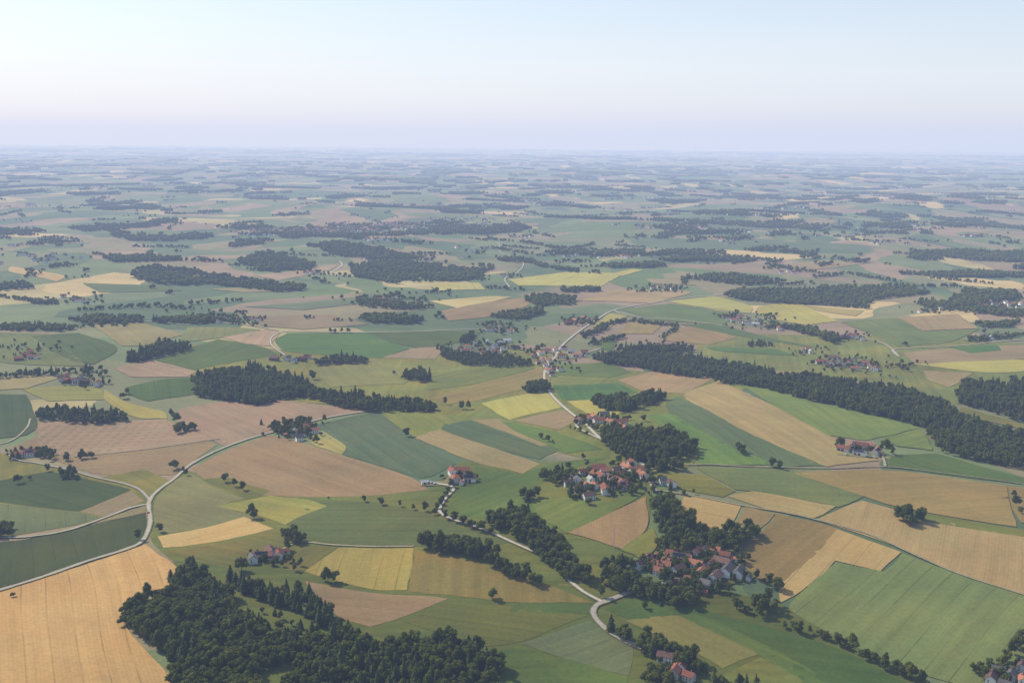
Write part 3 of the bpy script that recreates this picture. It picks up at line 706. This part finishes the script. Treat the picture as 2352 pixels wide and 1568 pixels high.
# ------------------------------------------------------------ scatter (stuff)
def scatter(name,pts,meshes,label,cat):
    if not pts: return
    tc=bpy.data.collections.new(name+'_source')
    for i,mm in enumerate(meshes):
        o=bpy.data.objects.new(name+'_source',mm); tc.objects.link(o)
    me=bpy.data.meshes.new(name); me.from_pydata([p[:3] for p in pts],[],[])
    at=me.attributes.new('scl','FLOAT_VECTOR','POINT'); ar=np.array([[p[3]*random.uniform(.85,1.15)]*2+[p[3]] for p in pts],dtype=np.float32); at.data.foreach_set('vector',ar.ravel())
    at=me.attributes.new('rot','FLOAT_VECTOR','POINT'); ar=np.zeros((len(pts),3),np.float32); ar[:,2]=np.random.uniform(0,6.28,len(pts)); at.data.foreach_set('vector',ar.ravel())
    at=me.attributes.new('idx','INT','POINT'); at.data.foreach_set('value',np.random.randint(0,len(meshes),len(pts)).astype(np.int32))
    ng=bpy.data.node_groups.new(name,'GeometryNodeTree')
    ng.interface.new_socket(name='Geometry',in_out='INPUT',socket_type='NodeSocketGeometry')
    ng.interface.new_socket(name='Geometry',in_out='OUTPUT',socket_type='NodeSocketGeometry')
    gi=ng.nodes.new('NodeGroupInput');go=ng.nodes.new('NodeGroupOutput')
    ci=ng.nodes.new('GeometryNodeCollectionInfo'); ci.inputs['Collection'].default_value=tc; ci.inputs['Separate Children'].default_value=True; ci.inputs['Reset Children'].default_value=True
    ip=ng.nodes.new('GeometryNodeInstanceOnPoints'); ip.inputs['Pick Instance'].default_value=True
    def na(n,t):
        a=ng.nodes.new('GeometryNodeInputNamedAttribute'); a.data_type=t; a.inputs['Name'].default_value=n; return a.outputs['Attribute']
    ng.links.new(gi.outputs[0],ip.inputs['Points']); ng.links.new(ci.outputs[0],ip.inputs['Instance'])
    ng.links.new(na('idx','INT'),ip.inputs['Instance Index']); ng.links.new(na('rot','FLOAT_VECTOR'),ip.inputs['Rotation']); ng.links.new(na('scl','FLOAT_VECTOR'),ip.inputs['Scale'])
    ng.links.new(ip.outputs[0],go.inputs[0])
    o=bpy.data.objects.new(name,me); col.objects.link(o); md=o.modifiers.new('scatter','NODES'); md.node_group=ng
    o['kind']='stuff'; o['label']=label; o['category']=cat
scatter('broadleaf_wood',stuff['b'],BR,'dense leafy deciduous woods between the fields','wood')
scatter('spruce_wood',stuff['s'],SP,'dense dark spruce woods between the fields','wood')
scatter('distant_broadleaf_wood',stuff['bl'],BLO,'hazy distant deciduous woods and hedgerows','wood')
scatter('distant_spruce_wood',stuff['sl'],SLO,'hazy distant spruce woods on rolling hills','wood')
vs=[];fs=[]
for cell,r0,r1,th,sx in ((45,9300,19000,.64,1.0),(120,19000,46000,.65,2.0)):
    ax=np.arange(-int(r1*.5),int(r1*.5),cell); ay=np.arange(int(r0*.85),r1,cell)
    A,B=np.meshgrid(ax,ay); dd=np.hypot(A,B)
    wf=.42*vn(A/(340*sx),B/(460*sx))+.3*vn(A/(160*sx)+9,B/(240*sx)+5)+.28*vn(A/(75*sx)+3,B/(120*sx)+7)
    M=(wf>th)&(dd>r0)&(dd<r1)&(np.abs(A)/B<.53)
    Hs=H(A,B)
    jj=np.random.uniform(9,22,(len(ay)+1,len(ax)+1)); jx=np.random.uniform(-.35,.35,(len(ay)+1,len(ax)+1))*cell
    idx=np.argwhere(M)
    for r_,c_ in idx:
        c4=[]
        for dr,dc in ((0,0),(0,1),(1,1),(1,0)):
            x=A[0,0]+(c_+dc)*cell+jx[r_+dr,c_+dc]; y=B[0,0]+(r_+dr)*cell+jx[r_+dr,(c_+dc)-1]; z=Hs[r_,c_]
            c4.append((x,y,z,jj[r_+dr,c_+dc]))
        k=len(vs)
        for x,y,z,j in c4: vs.append((x,y,float(H(x,y))+j))
        for x,y,z,j in c4: vs.append((x,y,float(H(x,y))-4))
        fs.append((k,k+1,k+2,k+3))
        for e,(nr,nc) in enumerate(((r_-1,c_),(r_,c_+1),(r_+1,c_),(r_,c_-1))):
            if not(0<=nr<M.shape[0] and 0<=nc<M.shape[1]) or not M[nr,nc]:
                a=k+e;b_=k+(e+1)%4; fs.append((a,a+4,b_+4,b_))
me=bpy.data.meshes.new('far_woodland');me.from_pydata(vs,[],fs);me.materials.append(M_LEAF)
o=bpy.data.objects.new('far_woodland',me);col.objects.link(o);o['kind']='stuff';o['label']='far bluish woodland strips on the rolling plain';o['category']='wood'
# ------------------------------------------------------------ buildings
WALLS={'white':simple('white_render',(0.74,0.72,0.67),.06),'cream':simple('cream_render',(0.60,0.54,0.43),.08),'wood':simple('weathered_timber',(0.16,0.11,0.07),.3,1)}
ROOFS={'red':simple('red_roof_tile',(0.25,0.10,0.065),.3,.7),'orange':simple('orange_roof_tile',(0.34,0.15,0.09),.3,.7),'brown':simple('brown_roof_tile',(0.15,0.09,0.07),.3,.7),'grey':simple('grey_roof_sheet',(0.12,0.115,0.115),.2,.5,.8),'pale':simple('pale_metal_roof',(0.38,0.38,0.38),.12,.3,.6)}
M_WIN=simple('window_glass',(0.04,0.05,0.06),.2,1,.2); M_DOOR=simple('door_paint',(0.14,0.07,0.035),.2,1); M_CHIM=simple('chimney_brick',(0.3,0.15,0.1),.2,2); M_PV=simple('solar_glass',(0.02,0.03,0.06),.2,.5,.2)
def box(vs,fs,x0,x1,y0,y1,z0,z1):
    k=len(vs); vs+=[(x0,y0,z0),(x1,y0,z0),(x1,y1,z0),(x0,y1,z0),(x0,y0,z1),(x1,y0,z1),(x1,y1,z1),(x0,y1,z1)]
    fs+=[(k,k+3,k+2,k+1),(k+4,k+5,k+6,k+7),(k,k+1,k+5,k+4),(k+1,k+2,k+6,k+5),(k+2,k+3,k+7,k+6),(k+3,k,k+4,k+7)]
def bm(name,vs,fs,mat):
    me=bpy.data.meshes.new(name);me.from_pydata(vs,[],fs);me.materials.append(mat);return me
CACHE={}
TYPES={'farmhouse':(14,8.4,4.8,3.0),'house':(9,7.5,4.3,2.8),'barn':(16.5,8.8,4.4,3.1),'hall':(19,10,4.5,2.1),'shed':(7,5,2.6,1.4)}
def template(t,wall,roof,pv):
    key=(t,wall,roof,pv)
    if key in CACHE: return CACHE[key]
    L,W,E,Rr=TYPES[t]; hl,hw=L/2,W/2; parts=[]
    vs=[(-hl,-hw,-2.5),(hl,-hw,-2.5),(hl,hw,-2.5),(-hl,hw,-2.5),(-hl,-hw,E),(hl,-hw,E),(hl,hw,E),(-hl,hw,E),(-hl,0,E+Rr),(hl,0,E+Rr)]
    fs=[(0,1,5,4),(2,3,7,6),(1,2,6,9,5),(3,0,4,8,7)]
    parts.append(('wall',bm('wall',vs,fs,WALLS[wall]),(0,0,0)))
    o=.7 if t!='hall' else .4; sl=Rr/hw; g=.03;th=.3
    pr=[(-(hw+o),E-o*sl+g),(0,E+Rr+g),(hw+o,E-o*sl+g),(hw+o,E-o*sl+g+th),(0,E+Rr+g+th),(-(hw+o),E-o*sl+g+th)]
    vs=[];fs=[]
    for x in (-(hl+o),hl+o):
        for y,z in pr: vs.append((x,y,z))
    for i in range(6): fs.append((i,(i+1)%6,6+(i+1)%6,6+i))
    fs+=[(0,5,4,1),(1,4,3,2),(6,7,10,11),(7,8,9,10)]
    parts.append(('roof',bm('roof',vs,fs,ROOFS[roof]),(0,0,0)))
    if t in('farmhouse','house'):
        vs=[];fs=[]; box(vs,fs,-.35,.35,-.3,.3,0,1.8); box(vs,fs,-.45,.45,-.4,.4,1.803,2.0)
        parts.append(('chimney',bm('chimney',vs,fs,M_CHIM),(hl*.35,hw*.25,E+Rr*.75)))
        vs=[];fs=[]; box(vs,fs,-.5,.5,-.03,.03,-.62,.62); box(vs,fs,-.6,.6,-.06,.06,-.72,-.623)
        wm=bm('window',vs,fs,M_WIN)
        n=4 if t=='farmhouse' else 3
        for z in (1.3,3.4):
            for s in(-1,1):
                for i in range(n):
                    x=-hl+L*(i+.5)/n
                    if s==-1 and z<2 and i==1: continue
                    parts.append(('window',wm,(x,s*(hw+.03),z)))
            wm2=CACHE.setdefault(('g',t),bm('window',[(y_,x_,z_) for x_,y_,z_ in vs],fs,M_WIN))
            for s in(-1,1): parts.append(('window',wm2,(s*(hl+.03),1.8,z)))
        vs=[];fs=[]; box(vs,fs,-.5,.5,-.04,.04,-.2,2.0); parts.append(('door',bm('door',vs,fs,M_DOOR),(-hl+L*1.5/n,-(hw+.04),0)))
    else:
        vs=[];fs=[]; w_=1.7 if t!='shed' else 1.1; box(vs,fs,-w_,w_,-.05,.05,-.2,3.2 if t!='shed' else 2.2)
        dm=bm('door',vs,fs,M_DOOR); parts.append(('door',dm,(0,-(hw+.05),0)))
        if t!='shed': parts.append(('door',dm,(-L*.28,-(hw+.05),0)))
    if pv:
        yy=[.12,.85]; vs=[];
        for x in(-hl*.8,hl*.6):
            for f_ in yy: vs.append((x,-hw*f_,E+Rr*(1-f_)+g+th+.06))
        for x in(-hl*.8,hl*.6):
            for f_ in yy: vs.append((x,-hw*f_,E+Rr*(1-f_)+g+th+.14))
        fs=[(4,5,7,6),(0,1,5,4),(2,6,7,3),(0,4,6,2),(1,3,7,5)]
        parts.append(('solar_panel',bm('solar_panel',vs,fs,M_PV),(0,0,0)))
    CACHE[key]=parts; return parts
cnt=0
def building(px,py,t,wall,roof,ang,pv=False,where='village'):
    global cnt
    x,y=G(px,py)
    D=math.hypot(x,y); z=float(H(x,y))+1.15
    nm={'farmhouse':'farmhouse','house':'house','barn':'barn','hall':'farm_hall','shed':'shed'}[t]
    e=bpy.data.objects.new(nm,None); link(e); e.location=(x,y,z); e.rotation_euler=(0,0,ang)
    s=random.uniform(.85,1.12); e.scale=(s,s*random.uniform(.95,1.05),random.uniform(.9,1.08))
    wn={'white':'white','cream':'cream','wood':'timber'}[wall]; rn={'red':'red tiled','orange':'orange tiled','brown':'brown tiled','grey':'grey','pale':'pale'}[roof]
    e['label']=f'{wn} {nm.replace("_"," ")} with {rn} roof'+(' and solar panels' if pv else '')+f' in a {where}'; e['category']='building' if t in('hall','shed') else nm; e['group']='buildings of villages and farmsteads'
    for pn,me,loc in template(t,wall,roof,pv):
        if D>2300 and pn in('window','door','chimney'): continue
        o=bpy.data.objects.new(pn,me); link(o,e); o.location=loc
    cnt+=1
def village(pts,ang0,seed,where='village',big=.35):
    rs=random.Random(seed); random.seed(seed)
    for p in pts:
        px,py=p[0],p[1]
        spec=p[2] if len(p)>2 else None
        if spec:
            t,w,r=spec.split('-')
        else:
            t=rs.choices(['farmhouse','house','barn','hall','shed'],[.22,.42,big*.55,big*.06,.18])[0]
            r=rs.choices(['red','orange','brown','grey','pale'],[.38,.28,.22,.09,.03])[0] if t not in('hall',) else rs.choice(['grey','brown'])
            w='wood' if (t in('barn','shed') and rs.random()<.4) else rs.choices(['white','cream'],[.75,.25])[0]
        building(px,py,t,w,r,ang0+rs.choice([0,math.pi/2])+rs.gauss(0,.15),pv=(rs.random()<.12 and t!='shed'),where=where)
village([(1488,1290),(1510,1280),(1530,1298),(1545,1264,'barn-white-brown'),(1562,1289,'barn-white-brown'),(1524,1309,'farmhouse-white-orange'),(1500,1305),(1557,1316,'barn-white-brown'),(1578,1292,'house-white-orange'),(1597,1306,'farmhouse-white-orange'),(1612,1320,'barn-cream-orange'),(1600,1277,'house-white-red'),(1621,1268,'house-white-brown'),(1605,1258,'house-white-orange'),(1643,1272,'house-white-orange'),(1633,1305),(1658,1299,'barn-white-brown'),(1670,1318,'barn-white-grey'),(1697,1323,'farmhouse-white-grey'),(1643,1333,'farmhouse-white-brown'),(1620,1350,'house-white-grey'),(1590,1370,'shed-wood-grey'),(1615,1364),(1665,1283,'house-white-red'),(1580,1333),(1553,1340,'shed-wood-brown'),(1468,1303,'house-white-brown'),(1542,1282,'house-white-red'),(1686,1289),(1720,1331,'shed-white-grey'),(1600,1336,'shed-wood-brown'),(1568,1274),(1586,1319,'shed-wood-brown'),(1513,1320,'house-white-orange')],-.5,3)
village([(1338,1092),(1357,1108),(1372,1083,'barn-white-red'),(1391,1090,'farmhouse-white-orange'),(1402,1105),(1374,1099,'barn-white-red'),(1416,1086),(1421,1114,'farmhouse-white-orange'),(1390,1130,'barn-white-red'),(1365,1122),(1430,1098),(1440,1080,'farmhouse-white-orange'),(1461,1088,'barn-white-orange'),(1476,1098),(1343,1120),(1352,1146,'farmhouse-white-brown'),(1303,1116,'house-white-brown'),(1322,1106),(1452,1069,'house-white-red'),(1406,1123,'shed-white-brown'),(1326,1130,'house-white-brown'),(1437,1113,'house-white-red'),(1522,1112,'house-white-grey'),(1542,1117,'house-white-brown'),(1386,1113,'shed-wood-brown'),(1430,1124,'house-cream-red')],.35,4)
village([(1040,1091,'farmhouse-white-red'),(1060,1089,'barn-white-red'),(1078,1107,'barn-white-brown'),(1045,1107,'farmhouse-white-red'),(1060,1113,'shed-white-brown'),(975,1112,'shed-white-pale')],.3,5,'farmstead')
village([(603,1284,'barn-wood-orange'),(641,1282,'farmhouse-white-red'),(582,1290,'farmhouse-white-grey'),(656,1271,'shed-white-red'),(622,1275,'barn-white-brown')],.25,6,'farmstead')
village([(1957,1031,'barn-white-red'),(1997,1033,'farmhouse-white-orange'),(1974,1046,'hall-white-grey'),(2013,1043,'barn-white-orange'),(1937,1036,'barn-white-red'),(1978,1031,'barn-white-red')],-.55,7,'farmstead')
village([(42,1050,'barn-white-red'),(70,1047,'farmhouse-white-red'),(58,1038,'shed-white-brown')],.1,8,'farmstead')
village([(678,995,'barn-white-grey'),(696,1001,'house-white-brown'),(705,986),(658,1002),(688,1012,'house-white-grey'),(722,995,'farmhouse-white-orange')],.4,9,'farmstead')
village([(1075,800),(1090,794),(1103,803),(1120,790,'barn-white-pale'),(1135,800,'hall-white-grey'),(1150,792,'barn-white-pale'),(1167,800),(1090,810),(1068,810),(1140,812),(1162,786,'hall-white-pale'),(1110,815),(1178,797),(1125,806),(1055,804),(1155,806)],.1,10)
village([(1225,822),(1240,815),(1258,811,'farmhouse-white-red'),(1276,805,'barn-white-red'),(1296,805,'farmhouse-white-orange'),(1312,812,'barn-white-pale'),(1326,819,'hall-white-orange'),(1342,812,'barn-white-red'),(1245,830),(1262,833),(1290,822,'farmhouse-white-red'),(1274,850),(1262,856),(1253,842),(1268,864,'house-white-red'),(1236,836),(1285,852)],.2,11)
village([(660,828,'farmhouse-white-grey'),(675,833,'barn-white-pale'),(695,829,'barn-wood-red'),(630,828,'barn-wood-brown'),(706,824)],-.3,12,'farmstead')
village([(140,874),(160,878),(178,881,'barn-white-grey'),(194,881,'barn-wood-brown'),(208,882),(224,885,'farmhouse-white-orange'),(185,872),(150,870)],.2,13)
village([(1672,735),(1688,738),(1700,741),(1715,745,'hall-white-grey'),(1735,748,'hall-white-pale'),(1752,751),(1770,753,'barn-white-grey'),(1700,731,'barn-white-red'),(1720,735),(1745,740),(1790,758),(1680,729),(1660,731)],-.2,14)
village([(1885,836,'barn-white-red'),(1900,831),(1912,839,'barn-white-red'),(1925,832),(1936,843),(1950,838,'barn-white-red'),(1962,831),(1973,846),(1987,839,'farmhouse-white-orange'),(1998,848),(2012,851,'barn-white-red'),(1940,827),(1962,851),(1913,827),(1900,844)],-.3,15)
village([(2112,718),(2128,714),(2145,718),(2160,711),(2200,704),(2215,700),(2230,704),(2250,699,'barn-white-red'),(2265,706,'farmhouse-white-red'),(2285,702),(2300,707,'barn-white-red'),(2320,703,'farmhouse-white-orange'),(2338,708),(2240,695),(2310,697),(2275,696),(2345,701),(2255,708)],0,16)
village([(1332,972),(1350,967,'barn-white-red'),(1375,971,'farmhouse-white-red'),(1402,976,'farmhouse-white-orange'),(1430,989,'barn-white-orange'),(1425,977),(1458,1032,'farmhouse-white-grey'),(1388,959),(1365,963)],.3,17)
village([(1528,1518,'farmhouse-white-brown'),(1567,1537,'barn-white-orange'),(1582,1562,'house-white-red'),(1552,1548,'barn-white-red')],-.5,18,'farmstead')
village([(2292,1550,'house-white-grey'),(2322,1560,'house-white-grey'),(2347,1540,'house-white-brown'),(2276,1567,'farmhouse-white-brown'),(2348,1572,'house-white-orange'),(2308,1582,'house-white-grey')],-.4,19)
village([(838,695,'barn-white-grey'),(850,689,'hall-white-grey'),(866,692),(882,688),(896,693,'barn-white-red'),(908,700),(922,696),(938,706),(870,682),(945,735),(925,738),(962,700),(885,699),(850,700),(910,686)],.2,20)
village([(465,740),(480,737,'barn-white-red'),(500,742),(520,737),(440,735),(540,735),(575,735),(592,737,'farmhouse-white-orange'),(450,743)],.1,21)
village([(150,692),(165,689),(178,693,'barn-white-red'),(190,695),(146,683),(206,690)],.3,22)
village([(1485,662),(1500,664,'barn-white-red'),(1515,661),(1530,665),(1545,666)],.1,23)
village([(1942,778),(1955,775),(1968,780),(1981,782)],-.2,24,'farmstead'); village([(2260,776,'barn-white-grey'),(2275,778,'barn-white-pale'),(2290,774),(2306,777)],.1,25,'farmstead')
village([(1305,745),(1320,740),(1335,743),(1350,738),(1363,736),(1340,734)],.3,26); village([(1125,760),(1140,763),(1155,760,'barn-white-grey'),(1169,764),(1182,760),(1150,755)],.1,27)
village([(705,630),(716,628,'farmhouse-white-red'),(729,630)],.1,28,'farmstead'); village([(1155,636,'barn-white-red'),(1171,634)],.1,29,'farmstead')
village([(1492,797,'barn-white-red'),(1475,799,'barn-white-red'),(1511,797)],-.1,30,'farmstead'); village([(60,820),(76,824),(44,828),(70,812)],.1,31)
village([(1795,628),(1810,625),(1823,629)],.1,32,'farmstead'); village([(1845,810),(1862,812),(1855,805)],.1,33,'farmstead')
print('buildings',cnt)
random.seed(99)
def lohouse(L,W,E,Rr,roof):
    hl,hw=L/2,W/2
    vs=[(-hl,-hw,-2),(hl,-hw,-2),(hl,hw,-2),(-hl,hw,-2),(-hl,-hw,E),(hl,-hw,E),(hl,hw,E),(-hl,hw,E),(-hl,0,E+Rr-.1),(hl,0,E+Rr-.1)]
    fs=[(0,1,5,4),(2,3,7,6),(1,2,6,9,5),(3,0,4,8,7)]
    o=.8
    vs+=[(-hl-o,-hw-o,E-.2),(hl+o,-hw-o,E-.2),(hl+o,0,E+Rr),(-hl-o,0,E+Rr),(hl+o,hw+o,E-.2),(-hl-o,hw+o,E-.2)]
    fs+=[(10,11,12,13),(12,14,15,13)]
    me=bpy.data.meshes.new('distant_house');me.from_pydata(vs,[],fs);me.materials.append(WALLS['white']);me.materials.append(ROOFS[roof])
    me.polygons[4].material_index=1;me.polygons[5].material_index=1;return me
LH=[lohouse(13,10,5.5,4,'red'),lohouse(19,11,5.5,4,'orange'),lohouse(18,11,5.5,4,'brown'),lohouse(22,12,5.5,3,'grey'),lohouse(12,10,5.5,4,'brown')]
hp=[];TF=[]
def clus(x0,y0,r,n):
    for _ in range(n):
        x=x0+random.gauss(0,r);y=y0+random.gauss(0,r*.7); hp.append((x,y,float(H(x,y))+.5,random.uniform(.8,1.1)))
        for _ in range(2): TF.append((x+random.uniform(-28,28),y+random.uniform(-28,28)))
for cx,cy,n in ((620,535,40),(680,532,45),(740,530,50),(800,528,60),(850,524,50),(900,522,40),(960,518,24),(1010,512,20),(1060,506,14),(560,540,12),(1400,585,14),(1470,590,10),(1200,545,8),(1750,492,14),(1900,520,12),(2200,590,10),(1930,545,8),(2060,560,8),(920,596,8),(520,600,7),(1110,575,5),(1700,600,5)):
    x,y=G(cx,cy); clus(x,y,85,n)
for _ in range(190):
    d=random.uniform(3800,16000);a=random.uniform(-.5,.5); clus(d*math.sin(a),d*math.cos(a),random.choice([30,45,80,120]),random.choice([3,4,5,8,14]))
scatter('distant_village',hp,LH,'hazy distant village houses with red and brown roofs','village')
scatter('distant_garden_trees',[(x,y,float(H(x,y)),random.uniform(.5,1)) for x,y in TF],BLO,'hazy distant trees among village houses','wood')
# ------------------------------------------------------------ cars
def car_mesh(paint):
    prof=[(-2.1,.35),(-2.15,.8),(-1.7,.95),(-1.2,1.42),(.35,1.45),(1.0,.98),(1.95,.85),(2.1,.6),(2.1,.35)]
    vs=[];fs=[];n=len(prof)
    for s in(-.86,.86):
        for x,z in prof: vs.append((x,s*(.82 if z>1.2 else 1),z))
    for i in range(n): fs.append((i,(i+1)%n,n+(i+1)%n,n+i))
    fs+=[tuple(range(n))[::-1],tuple(range(n,2*n))]
    return bm('body',vs,fs,paint)
def wheel_mesh():
    vs=[];fs=[];n=14
    for y in(-.11,.11):
        for i in range(n): vs.append((.33*math.cos(2*math.pi*i/n),y,.33*math.sin(2*math.pi*i/n)))
    for i in range(n): fs.append((i,(i+1)%n,n+(i+1)%n,n+i))
    fs+=[tuple(range(n)),tuple(range(n,2*n))]
    return bm('wheel',vs,fs,simple('tyre_rubber',(.02,.02,.02)))
WM=wheel_mesh()
gv=[];gf=[]
for s in(-1,1):
    k=len(gv); gv+=[(-1.5,s*.88,1.0),(.8,s*.88,1.0),(.3,s*.76,1.38),(-1.15,s*.76,1.38)]; gf.append((k,k+1,k+2,k+3))
k=len(gv); gv+=[(.97,-.75,1.04),(.97,.75,1.04),(.42,.66,1.44),(.42,-.66,1.44)]; gf.append((k,k+1,k+2,k+3))
GM=bm('window',gv,gf,M_WIN)
CARS=[('white',simple('white_car_paint',(.75,.75,.75),.02,1,.3)),('silver',simple('silver_car_paint',(.4,.41,.43),.02,1,.3)),('red',simple('red_car_paint',(.4,.03,.02),.02,1,.3)),('dark blue',simple('blue_car_paint',(.02,.04,.12),.02,1,.3))]
for px,py,ci,an in [(985,1109,0,.3),(993,1111,1,.4),(1000,1113,0,.2),(1570,1308,0,1),(1620,1325,1,.3),(1655,1330,2,0),(1585,1352,3,.8),(1395,1100,0,.2),(1420,1100,3,1),(1518,1391,3,.4),(1945,1046,1,.2),(620,1288,0,.4),(1315,822,0,0),(1330,824,1,.5),(341,1180,2,1.55),(1488,1080,0,1.5)]:
    x,y=G(px,py); z=float(H(x,y))+1.25
    nm,pm=CARS[ci]; key='car'+nm
    if key not in CACHE: CACHE[key]=car_mesh(pm)
    e=bpy.data.objects.new('parked_car',None);link(e);e.location=(x,y,z);e.rotation_euler=(0,0,an)
    e['label']=f'small {nm} car standing on a road or farmyard';e['category']='car';e['group']='cars near the houses'
    link(bpy.data.objects.new('body',CACHE[key]),e);link(bpy.data.objects.new('window',GM),e)
    for wx in(-1.3,1.3):
        for wy in(-.82,.82):
            w=bpy.data.objects.new('wheel',WM);link(w,e);w.location=(wx,wy,.33)
# ------------------------------------------------------------ mast
vs=[];fs=[]
for s in(-1,1):
    for t in(-1,1):
        k=len(vs); vs+=[(s*1.2,t*1.2,-.5),(s*1.2+.25,t*1.2,-.5),(s*1.2+.25,t*1.2+.25,-.5),(s*1.2,t*1.2+.25,-.5),(s*.2,t*.2,22),(s*.2+.15,t*.2,22),(s*.2+.15,t*.2+.15,22),(s*.2,t*.2+.15,22)]
        fs+=[(k,k+1,k+5,k+4),(k+1,k+2,k+6,k+5),(k+2,k+3,k+7,k+6),(k+3,k,k+4,k+7),(k+4,k+5,k+6,k+7)]
for z in(4,9,14,18):
    q=1.2-z/22; box(vs,fs,-q,q,-q,-q+.12,z,z+.15); box(vs,fs,-q,q,q,q+.12,z,z+.15)
box(vs,fs,-2.5,2.5,-.1,.1,20.2,20.5)
x,y=G(1410,1260)
o=bpy.data.objects.new('lattice_mast',bm('lattice_mast',vs,fs,simple('galvanised_steel',(.35,.35,.36),.1)));link(o);o.location=(x,y,float(H(x,y))+.3);o['label']='slim steel lattice mast standing in a meadow';o['category']='mast'
# ------------------------------------------------------------ haze (air volumes that glow in place of scattered sunlight)
def haze(vs,fs,sig,hz,name,lab):
    m=bpy.data.materials.new('glowing_haze');m.use_nodes=True;nt=m.node_tree;nt.nodes.clear()
    out=nt.nodes.new('ShaderNodeOutputMaterial');ab=nt.nodes.new('ShaderNodeVolumeAbsorption');em=nt.nodes.new('ShaderNodeEmission');ad=nt.nodes.new('ShaderNodeAddShader')
    mx=max(sig)*1.25; ab.inputs['Density'].default_value=mx; ab.inputs['Color'].default_value=(*[1-s/mx for s in sig],1)
    e=[s*h for s,h in zip(sig,hz)]; em_=max(e); em.inputs['Strength'].default_value=em_; em.inputs['Color'].default_value=(*[v/em_ for v in e],1)  # emission stands in for sunlight scattered by the air
    nt.links.new(ab.outputs[0],ad.inputs[0]);nt.links.new(em.outputs[0],ad.inputs[1]);nt.links.new(ad.outputs[0],out.inputs['Volume'])
    o=bpy.data.objects.new(name,bm(name,vs,fs,m));col.objects.link(o);o['kind']='structure';o['label']=lab;o['category']='sky'
vs=[];fs=[];box(vs,fs,-45000,45000,-8000,55000,-150,850)  # low layer, its blue distance veil comes from its own glow
haze(vs,fs,(2.2e-5,2.9e-5,4.3e-5),(0.44,0.58,0.86),'sky','pale summer haze over farmland, glowing in place of scattered sunlight')
vs=[];fs=[];box(vs,fs,-45500,45500,-8500,55500,-160,3800)  # tall layer, added glow lightens the sky near the horizon
haze(vs,fs,(1.0e-5,1.05e-5,1.15e-5),(1.02,1.0,1.0),'sky','thin high summer haze with added glow that whitens the horizon')
vs=[];fs=[];n=96;cx,cy,r=-20000,18000,28500  # off-centre cylinder shaped so its added glow is stronger on the left
for z in(-140,2700):
    for i in range(n): vs.append((cx+r*math.cos(2*math.pi*i/n),cy+r*math.sin(2*math.pi*i/n),z))
for i in range(n): fs.append((i,(i+1)%n,n+(i+1)%n,n+i))
fs+=[tuple(range(n))[::-1],tuple(range(n,2*n))]
haze(vs,fs,(1.2e-5,1.3e-5,1.5e-5),(0.96,1.0,1.10),'sky','haze over the farmland with added glow that brightens the left')
# ------------------------------------------------------------ world, sun, camera
w=bpy.data.worlds.new('World');scene.world=w;w.use_nodes=True;nt=w.node_tree
bg=nt.nodes['Background'];sk=nt.nodes.new('ShaderNodeTexSky');sk.sky_type='NISHITA';sk.sun_disc=False
sk.sun_elevation=SUN_EL;sk.sun_rotation=SUN_AZ;sk.altitude=400;sk.air_density=1.0;sk.dust_density=1.3;sk.ozone_density=2.4
nt.links.new(sk.outputs[0],bg.inputs[0]);bg.inputs[1].default_value=0.15
ld=bpy.data.lights.new('sun','SUN');ld.energy=5.0;ld.angle=math.radians(.5);ld.color=(1,.92,.79)
lo=bpy.data.objects.new('sun',ld);col.objects.link(lo)
sd=Vector((math.sin(SUN_AZ)*math.cos(SUN_EL),math.cos(SUN_AZ)*math.cos(SUN_EL),math.sin(SUN_EL)))
lo.rotation_euler=sd.to_track_quat('Z','Y').to_euler()
cd=bpy.data.cameras.new('camera');cd.lens=36*F/2352;cd.sensor_width=36;cd.clip_start=1;cd.clip_end=200000
co=bpy.data.objects.new('camera',cd);col.objects.link(co);co.matrix_world=Matrix.Translation((0,0,CAMH))@R.to_4x4();scene.camera=co
scene.view_settings.view_transform='Standard';scene.view_settings.look='None';scene.view_settings.exposure=0
